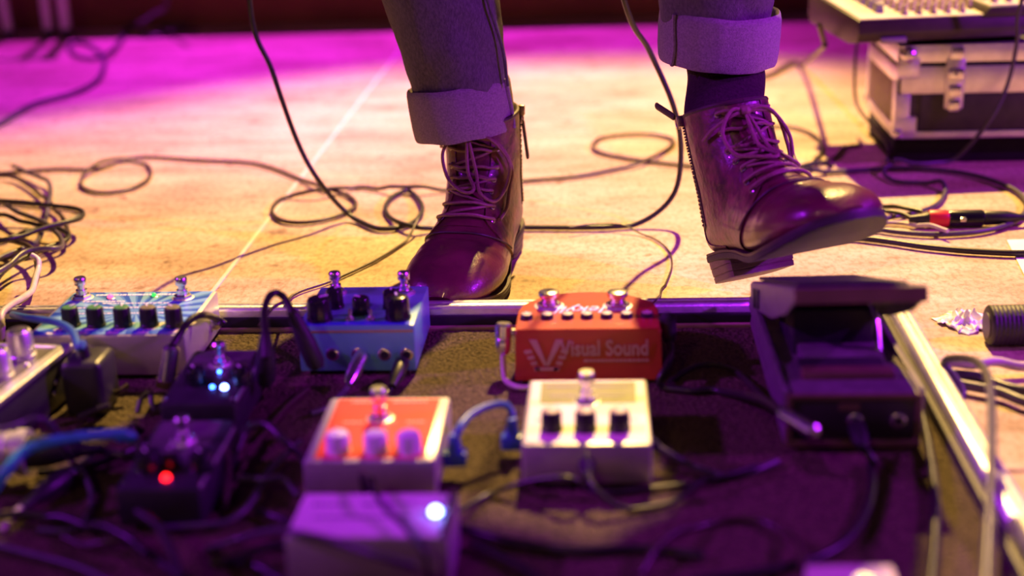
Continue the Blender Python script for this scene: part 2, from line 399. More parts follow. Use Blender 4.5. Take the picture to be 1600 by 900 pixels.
# ---- red arched two-switch pedal
cx, cy = -.0165, 1.228
p = thing('effect_pedal', 'brick red arched pedal with two chrome footswitches and a printed front', 'effect pedal', (cx, cy, ZB), 0, 'effect pedals on the board')
yf = 1.173-cy
ol = [(-.0655, yf), (.0655, yf), (.0655, .006)] + [(.062-.0, .016)] + [(.0655*math.cos(t)*.93, .016 + .041*math.sin(t)**1.1) for t in [PI*k/16 for k in range(1, 16)]] + [(-.062, .016), (-.0655, .006)]
bm = B()
lo = [(x, y, .003) for x, y in ol]; hi = [(x*.985, y if y > -.05 else y+.001, .051 - .004*(y-yf)/.11) for x, y in ol]
loft(bm, [lo, [(x*.992, y, z*.95) for x, y, z in hi], hi])
bmesh.ops.bevel(bm, geom=[e for e in bm.edges if all(v.co.z > .046 for v in e.verts) and len(e.link_faces) == 2], offset=.0016, segments=2, affect='EDGES')
obj('body', bm, 'red_enamel', p); feet(p, -.065, .065, yf, .03)
def vtop(px, py):
    w = G(px, py, .0615); y = w.y-cy; return w.x-cx, y, .051 - .004*(y-yf)/.11
for px in (858, 965): footswitch(p, *vtop(px, 477), r=.0095, h=.0150, nut=.0115)
for px in (823, 855, 887, 917, 948, 979, 1011): 
    x, y, z = vtop(px, 498 - (px-823)*.014); knob(p, x, y, z, .0056, .0046, 'black', 'cream_cap', 0, 0)
strips(p, [(-.058, -.034, -.030, .003), (-.030, -.008, -.030, .003), (.0, .02, -.030, .003), (.026, .06, -.030, .003), (-.045, -.01, -.040, .003), (.015, .055, -.040, .003)], .0487, 'print_pink', 'printed_label', 0)
text(p, 'Jekyll', .022, 'print_white', (-.005, .002, .0496), (-.036, 0, PI), shear=.35, name='script_lettering')
hz = .0205
text(p, 'Visual Sound', .0205, 'print_pink', (.0145, yf-.0004, hz+.0125), (PI/2, 0, 0), bold=.0004, xs=.74)
bm = B(); lx = -.037
def quad(pts): prism(bm, pts, 'y', yf-.0005, yf+.0002)
quad([(lx-.015, .042), (lx-.0085, .042), (lx+.001, .017), (lx-.002, .017)]); quad([(lx+.015, .042), (lx+.0085, .042), (lx-.001, .017), (lx+.002, .017)])
for s in (-1, 1):
    for k in range(4):
        z = .0325 - k*.0055; quad([(lx+s*(.0135-k*.0022), z), (lx+s*(.020-k*.0028), z-.001), (lx+s*(.019-k*.0028), z-.004), (lx+s*(.0125-k*.0022), z-.003)])
quad([(lx-.012, .0155), (lx+.012, .0155), (lx+.009, .0125), (lx-.009, .0125)])
obj('winged_v_emblem', bm, 'print_pink', p, smooth=0)
bm = B()
x = -.004
while x < .052:
    w = random.uniform(.002, .0045); box(bm, x, x+w, yf-.0004, yf, .0205, .0228); x += w+.0008
obj('small_print', bm, 'print_pink', p, smooth=0)
VSP = p

# ---- white three-knob pedal
p, body, top, sl, (a, b, c, d) = pedal('effect_pedal', 'pale silver pedal with olive panel, three black knobs and single footswitch', -.0650, .0330, .970, 1.096, .0485, .0485, 'steel_box', bev=.003)
ht = .0485-ZB
obj('face_panel', box(B(), a+.003, b-.003, c+.004, d-.004, ht-.0002, ht+.0005, .0002, 1), 'cream', p)
obj('olive_panel', box(B(), a+.011, b-.010, .012, d-.009, ht+.0003, ht+.0009), 'olive', p)
for px in (862, 915, 968):
    x, y, z = top(px, 672); knob(p, x, y, z, .0082, .0165, 'black', 'cream_cap', 0, random.uniform(-1, 1))
footswitch(p, *top(917, 628), h=.026, r=.0066)
strips(p, [(-.034, -.008, .045, .004), (.004, .034, .045, .004), (-.03, .03, .026, .003)], ht+.0009, 'print_dark')
strips(p, [(-.040, -.022, -.020, .003), (-.008, .008, -.020, .003), (.020, .040, -.020, .003)], ht+.0005, 'print_dark')
obj('power_socket', box(B(), -.005, .005, c-.003, c+.002, .012, .024, .001), 'black', p)
WHITE = p

# ---- red three-knob pedal
p, body, top, sl, (a, b, c, d) = pedal('effect_pedal', 'silver pedal with bright red face and three white knobs', -.2265, -.1275, .943, 1.062, .0485, .0485, 'steel_box', bev=.003)
obj('red_panel', box(B(), a+.008, b-.008, c+.004, d-.006, ht-.0002, ht+.0006, .0002, 1), 'red_panel', p)
for px in (529, 588, 640):
    x, y, z = top(px, 706); knob(p, x, y, z, .0090, .0150, 'white_plastic', 'white_plastic', 0, random.uniform(-1, 1))
footswitch(p, *top(594, 654), h=.026, r=.0066)
strips(p, [(-.030, -.006, .047, .004), (.004, .032, .047, .004)], ht+.0006, 'print_pink')
strips(p, [(-.030, -.014, .008, .003), (-.004, .012, .008, .003), (.02, .034, .008, .003)], ht+.0006, 'print_pink')
obj('power_socket', box(B(), -.006, .004, c-.003, c+.002, .012, .024, .001), 'black', p)
RED = p

# ---- pale pedal with lit blue lamp
p, body, top, sl, (a, b, c, d) = pedal('effect_pedal', 'pale grey flat-topped pedal with a glowing blue-white lamp', -.212, -.104, .814, .880, .056, .054, 'steel_box', bev=.0016)
ht = .055-ZB
obj('face_panel', box(B(), a+.001, b-.006, c+.001, d-.001, -.0003, .0006, .0002, 1), 'pale_top', p, (0, 0, ht), (sl, 0, 0))
obj('edge_rail', box(B(), b-.0055, b-.0008, c+.001, c+.031, ht-.002, ht+.004, .001), 'chrome', p)
obj('edge_rail', box(B(), b-.0055, b-.0008, c+.034, d-.001, ht-.002, ht+.004, .001), 'chrome', p)
lamp(p, *top(681, 806), 'led_white', .0042)
strips(p, [(-.044, -.02, .015, .004), (-.01, .01, .015, .004), (-.04, .026, -.004, .003), (.008, .026, .017, .003)], .0006, 'print_dark', 'printed_label', sl, (0, 0, ht))

# ---- black mini pedals
p, body, top, sl, (a, b, c, d) = pedal('effect_pedal', 'small black pedal lit by bright blue lamps', -.3680, -.3040, 1.052, 1.163, .048, .052, 'dark_box', bev=.004)
obj('face_panel', box(B(), a+.006, b-.006, .012, d-.006, -.0002, .0006, .0002, 1), 'dark_top', p, (0, 0, .050-ZB), (sl, 0, 0))
footswitch(p, *top(345, 570), h=.021)
lamp(p, *top(351, 609), 'led_white', .0030); lamp(p, *top(332, 607), 'led_blue', .0018); lamp(p, *top(343, 583), 'led_blue', .0016)  # last lamp stands in for a blue glow by the footswitch
for px, py in ((306, 598), (378, 598)):
    x, y, z = top(px, py); knob(p, x, y, z, .0088, .013, 'black_gloss', 'black_gloss', 0, .6)
for sx in (a+.004, b-.004):
    for sy in (c+.006, d-.006): obj('screw', lathe(B(), [(.0022, 0), (.0018, .001)], (sx, sy, .0375), seg=10), 'chrome', p)
obj('edge_strip', box(B(), b-.0012, b+.0006, c+.006, d-.006, .034, .0375, .0006, 1), 'alu', p)
MINI1 = p
p, body, top, sl, (a, b, c, d) = pedal('effect_pedal', 'small black pedal with a glowing red lamp', -.3560, -.2930, .902, 1.015, .047, .051, 'dark_box', bev=.004)
obj('face_panel', box(B(), a+.005, b-.010, .010, d-.005, -.0002, .0006, .0002, 1), 'dark_top', p, (0, 0, .049-ZB), (sl, 0, 0))
footswitch(p, *top(288, 690), h=.021)
lamp(p, *top(260, 751), 'led_red', .0032)
for px, py in ((232, 735), (316, 735)):
    x, y, z = top(px, py); knob(p, x, y, z, .0088, .014, 'black_gloss', 'black_gloss', 0, .6)
x, y, z = top(268, 730); knob(p, x, y, z, .0068, .014, 'black_gloss', 'dark_top', 0, .2)
obj('edge_strip', box(B(), b-.0012, b+.0006, c+.004, d-.010, .033, .0365, .0006, 1), 'alu', p)

# ---- silver pedal with tall chrome knobs at the left
p = thing('effect_pedal', 'silver pedal with tall chrome knobs beside the sunray pedal', 'effect pedal', (-.548, 1.085, ZB), math.radians(-7), 'effect pedals on the board')
a, b, c, d = -.062, .062, -.052, .082
obj('body', wedge(B(), a, b, c, d, .043, .043, .003, .003), 'dark_box', p); feet(p, a, b, c, d)
obj('top_plate', box(B(), a+.001, b-.001, c+.001, d-.001, .0425, .0445, .0008, 1), 'dark_top', p)
obj('edge_rail', box(B(), b-.010, b+.001, c, d, .043, .049, .0012, 1), 'alu', p)
obj('edge_rail', box(B(), a, b-.011, d-.006, d, .043, .047, .0012, 1), 'alu', p)
for x, y in ((.026, .058), (.030, .012), (.026, -.032)):
    k = obj('chrome_knob', lathe(B(), [(.0125, 0), (.0125, .002), (.0115, .003), (.0112, .021), (.0098, .024), (.006, .0246)], seg=28), 'alu', p, (x, y, .0445))
    obj('knob_cap', lathe(B(), [(.0085, .0244), (.0080, .0256), (.003, .0262)], seg=24), 'chrome', k)
lamp(p, b-.02, .036, .0445, 'chrome', .002)
for z_, y_ in ((.026, .045), (.018, .040)): obj('screw', lathe(B(), [(.0028, 0), (.0024, .0012), (.001, .0016)], (b, y_, z_), aim((1, 0, 0)), seg=10), 'chrome', p)

# ---- black power block behind it
bk = thing('power_adapter', 'dark rounded power adapter block below the blue cable', 'power adapter', (-.452, 1.128, ZB))
obj('housing', box(B(), -.018, .018, -.022, .022, .0, .050, .006, 3), 'dark_box', bk)
obj('cable_collar', lathe(B(), [(.006, 0), (.005, .008), (.004, .012)], (0, -.006, .049), seg=12), 'rubber', bk)

# ---- cream pedal at the front edge
p, body, top, sl, (a, b, c, d) = pedal('effect_pedal', 'cream pedal set by itself near the front right of the carpet', .122, .176, .690, .792, .050, .050, 'cream', bev=.002)
footswitch(p, 0, .0, .038, h=.02); knob(p, -.012, -.030, .038, .007, .012, 'black', 'cream_cap'); knob(p, .012, -.030, .038, .007, .012, 'black', 'cream_cap')

# ------------------------------------------------------------------ expression / wah pedal
wx, wy = .1925, 1.180
p = thing('wah_pedal', 'black cast rocker pedal with raised treadle under the lifted boot', 'rocker pedal', (wx, wy, ZB))
yf, yb = 1.034-wy, 1.308-wy
prof = [(yf, .003), (yb, .003), (yb, .028), (yb-.06, .030), (.03, .034), (-.05, .038), (-.075, .044), (yf+.012, .049), (yf, .047)]
bm = B()
n = 9
rings = []
for s_, fx in ((-1, 0), (1, 0)):
    rings.append([(s_*(.0535 if z < .01 else .0500), y, z) for y, z in prof])
loft(bm, rings); bmesh.ops.bevel(bm, geom=bm.edges[:], offset=.0022, segments=2, affect='EDGES')
obj('body', bm, 'wah', p); feet(p, -.05, .05, yf, yb)
for s_ in (-1, 1):
    obj('side_rail', prism(B(), [(yf+.002, .030), (yb-.002, .020), (yb-.002, .034), (.06, .042), (-.03, .046), (yf+.002, .0515)], 'x', s_*.0525-.002, s_*.0525+.002, .0012, 1), 'wah', p)
obj('step_bar', box(B(), -.036, .037, yf+.030, yf+.046, .040, .054, .002), 'tan_edge', p)
obj('recess_strip', box(B(), -.034, .034, -.086, -.068, .040, .0475, .001), 'rubber', p)
obj('step_plate', box(B(), -.030, .038, -.066, -.030, .036, .0475, .002), 'wah', p)
plate = obj('jack_plate', box(B(), -.047, .047, yf-.0015, yf+.001, .010, .043, .001), 'wah_plate', p)
fr = B()
for q in ((-.0525, .0525, .003, .009), (-.0525, .0525, .0435, .0485), (-.0525, -.0475, .009, .0435), (.0475, .0525, .009, .0435)): box(fr, q[0], q[1], yf-.0025, yf+.001, q[2], q[3], .0008, 1)
obj('front_frame', fr, 'tan_edge', p)
jack_socket(p, .001, yf-.002, .027); jack_socket(p, .034, yf-.002, .027)
obj('name_plate', box(B(), -.012, .004, yf-.0025, yf-.001, .035, .041), 'tan_edge', p)
# treadle: toe end (towards the jacks) up
tr = obj('treadle', prism(B(), [(-.152, -.0075), (.100, -.010), (.100, .0), (.092, .002), (-.150, .004), (-.152, .003)], 'x', -.0500, .0500, .0015, 1), 'wah', p, (-.004, 0, .0875), (math.radians(-17.2), 0, math.radians(2)))
obj('rubber_tread', box(B(), -.044, .044, -.040, .085, .003, .0062, .0012, 1), 'rubber', tr)
obj('rubber_tread', box(B(), -.046, .040, -.138, -.048, .0038, .0068, .0012, 1), 'rubber', tr)
obj('end_plate', box(B(), -.0505, .0505, -.1535, -.1505, -.009, .0035, .0006, 1), 'tan_edge', tr)
bm = B(); 
for s_ in (-1, 1): prism(bm, [(-.150, -.006), (.098, -.008), (.088, -.022), (-.030, -.026), (-.110, -.018)], 'x', s_*.0490-.0012, s_*.0490+.0012)
obj('side_skirt', bm, 'wah', tr)
for k in range(2):
    obj('rib', box(B(), -.0520, -.0500, .040+k*.022, .050+k*.022, -.022, -.004, .001), 'rubber', tr)
bm = B(); box(bm, -.034, .034, -.035, .055, .030, .078, .003)
obj('pivot_block', bm, 'rubber', p)
obj('rack_rod', tube(B(), [(.036, -.052, .047), (.034, -.040, .072), (.026, -.03, .092)], .0028), 'chrome', p)
WAHF = Vector((wx, 1.034, ZB))

# ------------------------------------------------------------------ the musician
man = thing('person', 'musician in dark cuffed jeans and oxblood lace-up boots, one foot lifted over the rocker pedal', 'person', (-.02, 1.60, 0))
MO = Vector((-.02, 1.60, 0))

# boot shape: sagittal stations (upper y,z | lower y,z | half width | foot factor)
ST = [((.112, .168), (.020, .176), .0405, 0), ((.113, .144), (.016, .147), .0400, 0), ((.118, .119), (.012, .113), .0390, .05),
      ((.127, .106), (.007, .088), .0380, .1), ((.141, .098), (.001, .062), .0380, .2), ((.152, .089), (.002, .036), .0385, .35),
      ((.164, .081), (.032, .029), .0400, .6), ((.178, .074), (.088, .023), .0430, .8), ((.196, .067), (.140, .013), .0490, 1),
      ((.217, .061), (.186, .009), .0530, 1), ((.240, .056), (.225, .009), .0515, 1), ((.260, .049), (.250, .011), .0455, 1),
      ((.275, .039), (.268, .014), .0340, 1), ((.283, .027), (.279, .019), .0150, 1)]
def cat(vals, s):
    s = max(0, min(len(vals)-1.0001, s)); i = int(s); t = s-i
    g = lambda k: vals[max(0, min(len(vals)-1, k))]
    a, b, c, d = g(i-1), g(i), g(i+1), g(i+2)
    return .5*(2*b + (c-a)*t + (2*a-5*b+4*c-d)*t*t + (3*b-a-3*c+d)*t**3)
UY = [s[0][0] for s in ST]; UZ = [s[0][1] for s in ST]; LY = [s[1][0] for s in ST]; LZ = [s[1][1] for s in ST]; HW = [s[2] for s in ST]; FK = [s[3] for s in ST]
def surf(s, t):
    u = Vector((0, cat(UY, s), cat(UZ, s))); l = Vector((0, cat(LY, s), cat(LZ, s))); w = cat(HW, s); k = cat(FK, s)
    c = (u+l)/2; d = (u-l)/2
    sn, cs = math.sin(t), math.cos(t)
    lat = math.copysign(abs(sn)**(.85 - .15*k), sn)
    ax = cs - .30*k*sn*sn
    return c + d*ax + Vector((w*lat, 0, 0))
def nrm(s, t):
    e = .02
    a = surf(s+e, t) - surf(s-e, t); b = surf(s, t+e) - surf(s, t-e)
    n = a.cross(b)
    c = Vector((0, (cat(UY, s)+cat(LY, s))/2, (cat(UZ, s)+cat(LZ, s))/2))
    n.normalize()
    return n if n.dot(surf(s, t)-c) > 0 else -n
def off(s, t, o): return surf(s, t) + nrm(s, t)*o
def patch(bm, s0, s1, t0, t1, o, ns=24, ntt=16):
    """offset patch, t0/t1 may be functions of s; given real thickness"""
    f0 = t0 if callable(t0) else (lambda s: t0); f1 = t1 if callable(t1) else (lambda s: t1)
    lay = []
    for oo in (o, -.001):
        lay.append([[bm.verts.new(off(s0+(s1-s0)*i/ns, f0(s0+(s1-s0)*i/ns) + (f1(s0+(s1-s0)*i/ns)-f0(s0+(s1-s0)*i/ns))*j/ntt, oo)) for j in range(ntt+1)] for i in range(ns+1)])
    A, C = lay
    for i in range(ns):
        for j in range(ntt):
            bm.faces.new((A[i][j], A[i][j+1], A[i+1][j+1], A[i+1][j])); bm.faces.new((C[i][j], C[i+1][j], C[i+1][j+1], C[i][j+1]))
    for i in range(ns):
        bm.faces.new((A[i][0], A[i+1][0], C[i+1][0], C[i][0])); bm.faces.new((A[i][ntt], C[i][ntt], C[i+1][ntt], A[i+1][ntt]))
    for j in range(ntt):
        bm.faces.new((A[0][j], C[0][j], C[0][j+1], A[0][j+1])); bm.faces.new((A[ns][j], A[ns][j+1], C[ns][j+1], C[ns][j]))
    return bm
def foot_outline(n=48, grow=.0):
    pts = []
    ys = [(0, .0), (.004, .020), (.014, .029), (.030, .033), (.06, .034), (.10, .0345), (.14, .041), (.18, .0495), (.21, .0515), (.235, .048), (.258, .0385), (.274, .0250), (.282, .012), (.286, .0)]
    P = spline([(y, w, 0) for y, w in ys], 4)
    R = [(p.y+grow if 0 < i < len(P)-1 else 0, p.x + (grow if p.x > .2 else -grow if p.x < .03 else 0)) for i, p in enumerate(P)]
    return R + [(-x, y) for x, y in R[-2:0:-1]]
def solez(y):                                            # top of the sole along the foot
    return cat([.0285, .0275, .026, .021, .0135, .0095, .0090, .0105, .0150, .0200], y/.286*9)
def make_boot(inner):
    """inner = +1/-1: side (local x) that carries the zip; returns the upper with its sub-parts"""
    bm = B()
    n = 40
    rings = []
    for i in range(0, 66):
        s = 13*i/65
        rings.append([surf(s, 2*PI*k/n) + Vector((0, 0, 0)) for k in range(n)])
    for i, r in enumerate(rings):
        for k, v in enumerate(r):
            s = 13*i/65; amp = .0010 if s < 7 else .0006
            r[k] = v + nrm(s, 2*PI*k/n)*(amp*noise.noise(v*55) + (.0011*math.sin(s*9 + math.sin(2*PI*k/n*3))*(1 if 7.2 < s < 9.2 else 0)*max(0, math.cos(2*PI*k/n))))
    loft(bm, rings, False, True)
    # rolled inner lining at the top opening
    up = obj('boot', bm, 'leather', man)
    q = obj('collar', tube(B(), [surf(0, 2*PI*k/28) for k in range(29)], .0028, 8, 2), 'leather_edge', up)
    # quarters (the flaps that carry the eyelets), counter and back stay
    edge = lambda s: .40 + .05*math.sin(s*1.3) + max(0, s-6.2)**2*.28
    for sd in (-1, 1):
        bm = B(); patch(bm, .02, 7.7, (lambda s, sd=sd: sd*edge(s)), sd*2.72, .0020, 44, 18)
        obj('quarter', bm, 'leather_worn', up)
    bm = B(); patch(bm, 3.4, 6.6, PI-.95, PI+.95, .0032, 20, 24); obj('heel_counter', bm, 'leather_worn', up)
    bm = B(); patch(bm, -.0+.02, 3.5, PI-.30, PI+.30, .0034, 18, 8); obj('back_stay', bm, 'leather', up)
    bm = B(); patch(bm, .0+.02, 7.2, -.42, .42, .0008, 30, 12); obj('tongue', bm, 'leather', up)
    # seam welt across the vamp
    bm = B(); tube(bm, [off(7.75 + .9*abs(math.sin(t))**2*0 + .15*math.cos(t*2), t, .0018) for t in [-1.5+3.0*k/20 for k in range(21)]], .0012, 6, 2)
    obj('vamp_seam', bm, 'leather_edge', up)
    # sole, welt, heel
    def slab(grow, top, th, y0=-1, y1=9):
        bmm = B(); O = foot_outline(grow=grow)
        O = [(x, min(max(y, y0), y1)) for x, y in O]
        loft(bmm, [[(x*.985, y, solez(y)+top-th) for x, y in O], [(x, y, solez(y)+top-th*.85) for x, y in O], [(x, y, solez(y)+top) for x, y in O]])
        return bmm
    obj('welt', slab(.0038, .0035, .0030), 'leather_edge', up)
    obj('outsole', slab(.0042, .0005, .0058), 'outsole', up)
    O = foot_outline(grow=.0030)
    hp = [(x, y) for x, y in O if y < .072]
    left = sorted([q for q in hp if q[0] >= 0], key=lambda q: q[1]); right = sorted([q for q in hp if q[0] < 0], key=lambda q: -q[1])
    D = left + [(.0345, .074), (.018, .070), (0, .0685), (-.018, .070), (-.0345, .074)] + right
    bmm = B()
    lay = [[(x*f, .036+(y-.036)*f, z) for x, y in D] for z, f in ((.0, .955), (.0052, .965), (.0056, .945), (.0064, .945), (.0068, .97), (.0135, .985), (.0138, .97), (.0144, .97), (.0147, .99), (.0225, 1.0))]
    loft(bmm, lay); obj('heel', bmm, 'heel', up)
    # eyelets and laces
    rows = [.45, 1.15, 1.9, 2.8, 3.9, 5.2, 6.5]
    te = lambda s: edge(s) + .17
    for s in rows:
        for sd in (-1, 1):
            pos = off(s, sd*te(s), .0024); qn = aim(nrm(s, sd*te(s)))
            obj('eyelet', lathe(B(), [(.0036, -.001), (.0036, .0006), (.0028, .0012), (.0018, .0008), (.0016, -.0006)], pos, qn, 14), 'eyelet', up)
    for i, s in enumerate(rows):
        t1 = te(s)
        obj('lace', tube(B(), [off(s, -t1, .0022)] + [off(s + .05*math.sin(k*2), -t1+2*t1*k/6, .0052 + .0008*math.sin(k*PI/6)) for k in range(0, 7)] + [off(s, t1, .0022)], .0019, 7, 4), 'lace', up)
        if i < len(rows)-1:
            s2 = rows[i+1]; t2 = te(s2)*.9
            sd = 1 if i % 2 else -1
            obj('lace', tube(B(), [off(s + (s2-s)*k/6, sd*(-t1*.85 + (t1*.85+t2)*k/6), .0034) for k in range(7)], .0017, 7, 3), 'lace', up)
    # bow
    kn = off(.55, .05, .0075)
    obj('knot', lathe(B(), [(.001, -.0058), (.0048, -.0045), (.0062, 0), (.0046, .0046), (.001, .0058)], kn, aim((1, .1, .1)), 12), 'lace', up)
    def drape(L): return tube(B(), [kn] + [off(s, t, o) for s, t, o in L] + ([kn] if len(L) > 5 else []), .0020, 7, 5)
    obj('lace_loop', drape([(.6, -.35, .012), (1.6, -.72, .016), (3.2, -.80, .012), (4.6, -.62, .009), (4.9, -.42, .009), (4.2, -.22, .009), (2.6, -.12, .010), (1.2, -.02, .011)]), 'lace', up)
    obj('lace_loop', drape([(.5, .30, .013), (1.3, .52, .017), (2.8, .46, .014), (4.0, .20, .010), (4.4, -.02, .009), (4.0, -.12, .009), (2.4, .02, .011), (1.1, .05, .011)]), 'lace', up)
    obj('lace_end', drape([(.8, -.5, .012), (2.0, -.9, .011), (3.8, -1.0, .006), (5.2, -.95, .005), (6.4, -.8, .005)]), 'lace', up)
    obj('lace_end', drape([(.7, .35, .010), (1.0, .75, .009), (1.25, 1.05, .007)]), 'lace', up)
    # zip on the inner side
    tz = inner*2.05
    zp = obj('zip_tape', patch(B(), .05, 4.6, tz-.10, tz+.10, .0030, 26, 4), 'leather_edge', up)
    bm = B()
    for k in range(46):
        s = .1 + 4.4*k/46; pz = off(s, tz + (.025 if k % 2 else -.025), .0034)
        bmesh.ops.create_cube(bm, size=.0022, matrix=Matrix.Translation(pz))
    obj('zip_teeth', bm, 'zip', up)
    return up, tz
# planted boot
pb, tz = make_boot(+1)
RZ1 = PI - math.radians(9)
def to_local(w): return Vector(w) - MO
pb.rotation_euler = (0, 0, RZ1)
def place(o, heel, rot):
    o.rotation_euler = rot; o.location = to_local(heel)
place(pb, (-.128, 1.645, .0003), (0, 0, RZ1))
# after the turn of ~180 degrees local +x points to world -x, so the inner side (towards the other leg) is local -x
bpy.data.objects.remove(bpy.data.objects['zip_tape']); bpy.data.objects.remove(bpy.data.objects['zip_teeth'])
def add_zip(up, tz, pull):
    obj('zip_tape', patch(B(), .05, 4.6, tz-.10, tz+.10, .0030, 26, 4), 'leather_edge', up)
    bm = B()
    for k in range(46):
        s = .1 + 4.4*k/46; pz = off(s, tz + (.025 if k % 2 else -.025), .0034)
        bmesh.ops.create_cube(bm, size=.0022, matrix=Matrix.Translation(pz))
    obj('zip_teeth', bm, 'zip', up)
    p0 = off(.2, tz, .005)
    obj('zip_slider', box(B(), -.004, .004, -.003, .003, -.006, .006, .0015), 'zip', up, p0)
    ring = [p0 + Vector((0, 0, -.004)) + pull.normalized()*.006 + Vector((0, .0055*math.cos(t), .0055*math.sin(t))) for t in [2*PI*k/14 for k in range(15)]]
    obj('pull_ring', tube(B(), ring, .0011, 6, 2), 'zip', up)
    q0 = p0 + pull.normalized()*.012
    bm = B(); tube(bm, [q0, q0 + pull*.35, q0 + pull*.7, q0 + pull], lambda t: .0042 if .04 < t < .97 else .003, 8, 5)
    ax = pull.normalized()
    for v in bm.verts:                                      # flatten into a strap
        d = v.co - q0; al = ax*d.dot(ax); pr = d - al; pr.x *= .45; v.co = q0 + al + pr
    obj('pull_tab', bm, 'leather_edge', up)
add_zip(pb, -2.05, Vector((-.004, -.004, -.046)))
# lifted boot
rb, tz = make_boot(-1)
RZ2 = PI + math.radians(18)
R2 = Matrix.Rotation(RZ2, 4, 'Z') @ Matrix.Rotation(math.radians(25.5), 4, 'X') @ Matrix.Rotation(math.radians(4), 4, 'Y')
rb.rotation_euler = R2.to_euler()
rb.location = to_local((.140, 1.440, .016))
for o in list(bpy.data.objects):
    if o.parent == rb and o.name.startswith('zip_'): bpy.data.objects.remove(o)
add_zip(rb, 2.05, Vector((.006, -.030, .022)))
bpy.context.view_layer.update()

# socks, jeans
def ring_at(c, ax, ay, tilt=Matrix.Identity(3), n=36, fn=None):
    out = []
    for k in range(n):
        t = 2*PI*k/n; f = fn(t) if fn else 1
        out.append(Vector(c) + tilt @ Vector((ax*f*math.cos(t), ay*f*math.sin(t), 0)))
    return out
def leg_loft(keys, amp, seed, n=40, steps=10):
    """keys: (x,y,z,rx,ry) world; returns rings in person space with fabric creases"""
    rings = []
    cols = list(zip(*keys))
    m = (len(keys)-1)*steps
    for i in range(m+1):
        s = (len(keys)-1)*i/m
        x, y, z, rx, ry = (cat(list(c), s) for c in cols)
        def fn(t, z=z):
            v = Vector((math.cos(t)*1.4, math.sin(t)*1.4, z*16 + seed + .6*math.sin(t*2+seed)))
            return 1 + amp*(noise.noise(v) + .5*noise.noise(v*2.3))
        rings.append(ring_at((x-MO.x, y-MO.y, z-MO.z), rx, ry, n=n, fn=fn))
    return rings
SL = pb.matrix_basis; SR = rb.matrix_basis
def sock(up_mat, keys, name='sock'):
    bm = B(); loft(bm, leg_loft(keys, .012, 3, 40, 8)); return obj(name, bm, 'sock', man)
Lt = MO + pb.matrix_basis @ Vector((0, .066, .15))
def RB(y, z): return MO + rb.matrix_basis @ Vector((0, y, z))
sock(SL, [(Lt.x, Lt.y, .11, .028, .034), (Lt.x, Lt.y, .150, .034, .040), (-.150, 1.578, .20, .038, .044), (-.160, 1.578, .25, .040, .044)])
a0, a1 = RB(.068, .115), RB(.066, .150)
sock(SR, [(a0.x, a0.y, a0.z, .028, .032), (a1.x, a1.y, a1.z, .0345, .038), (a1.x-.006, a1.y+.012, a1.z+.012, .040, .044), (.130, 1.508, .222, .041, .045), (.123, 1.520, .255, .041, .044), (.121, 1.525, .29, .041, .044)])
legL = [(-.158, 1.578, .158, .052, .058), (-.160, 1.578, .195, .0545, .060), (-.166, 1.575, .24, .059, .064), (-.177, 1.57, .30, .064, .069), (-.193, 1.56, .38, .066, .074), (-.212, 1.55, .47, .068, .076), (-.224, 1.56, .56, .072, .080), (-.192, 1.60, .72, .084, .090), (-.125, 1.64, .90, .092, .100)]
legR = [(.1205, 1.520, .245, .057, .060), (.1195, 1.520, .275, .059, .062), (.1185, 1.515, .31, .062, .065), (.120, 1.50, .37, .065, .069), (.140, 1.475, .45, .067, .074), (.165, 1.46, .53, .070, .080), (.160, 1.49, .61, .075, .082), (.125, 1.57, .76, .085, .092), (.080, 1.635, .92, .092, .100)]
bm = B(); loft(bm, leg_loft(legL, .075, 1.7, 56, 12)); loft(bm, leg_loft(legR, .060, 8.1, 56, 12))
pel = [(-.015, 1.61, .78, .10, .08), (-.018, 1.63, .83, .15, .10), (-.022, 1.65, .88, .185, .120), (-.022, 1.655, .97, .180, .118), (-.022, 1.655, 1.06, .165, .110)]
loft(bm, leg_loft(pel, .02, 4, 56, 8))
jeans = obj('jeans', bm, 'denim', man, smooth=80)
def cuff(cx, cy, z0, z1, rx, ry, tilt, seed):
    n = 64; bm = B(); T = tilt
    prof = [(.93, 0, .004), (.985, 0, -.0005), (1.0, 0, .002), (1.012, .25, 0), (1.020, .6, 0), (1.015, .9, 0), (1.0, 1, -.001), (.97, 1, .0015), (.95, .98, 0), (.93, .5, 0)]
    rings = []
    for f, h, dz in prof:
        def fn(t, f=f, h=h):
            v = Vector((math.cos(t)*1.6, math.sin(t)*1.6, seed + h*.6)); return f*(1 + .028*noise.noise(v) + .015*noise.noise(v*2.6))
        r = ring_at((0, 0, 0), rx, ry, Matrix.Identity(3), n, fn)
        rings.append([Vector((cx-MO.x, cy-MO.y, z0)) + T @ (p + Vector((0, 0, (z1-z0)*h + dz + .0022*noise.noise(Vector((p.x*30, p.y*30, seed+h)))))) for p in r])
    bm = B(); loft(bm, rings + [rings[0]], False, False)
    o = obj('cuff', bm, 'denim_in', jeans, smooth=70)
    def seam(t): return tube(B(), [Vector((cx-MO.x, cy-MO.y, z0)) + T @ Vector((rx*1.03*math.cos(t+.03*math.sin(h*5)), ry*1.03*math.sin(t+.03*math.sin(h*5)), (z1-z0)*h)) for h in (0, .15, .3, .45, .6, .75, .9, 1)], .0022, 6, 3)
    return seam, o
TL = Matrix.Rotation(math.radians(-7), 3, 'Y') @ Matrix.Rotation(math.radians(-3), 3, 'X')
TR = Matrix.Rotation(math.radians(4), 3, 'Y') @ Matrix.Rotation(math.radians(3), 3, 'X')
sm, o = cuff(-.157, 1.578, .150, .206, .0575, .066, TL, 2.0); obj('cuff_seam', sm(-.28), 'denim_in', jeans)
sm, o = cuff(.1205, 1.520, .238, .291, .0625, .066, TR, 9.0); obj('cuff_seam', sm(-2.45), 'denim_in', jeans)
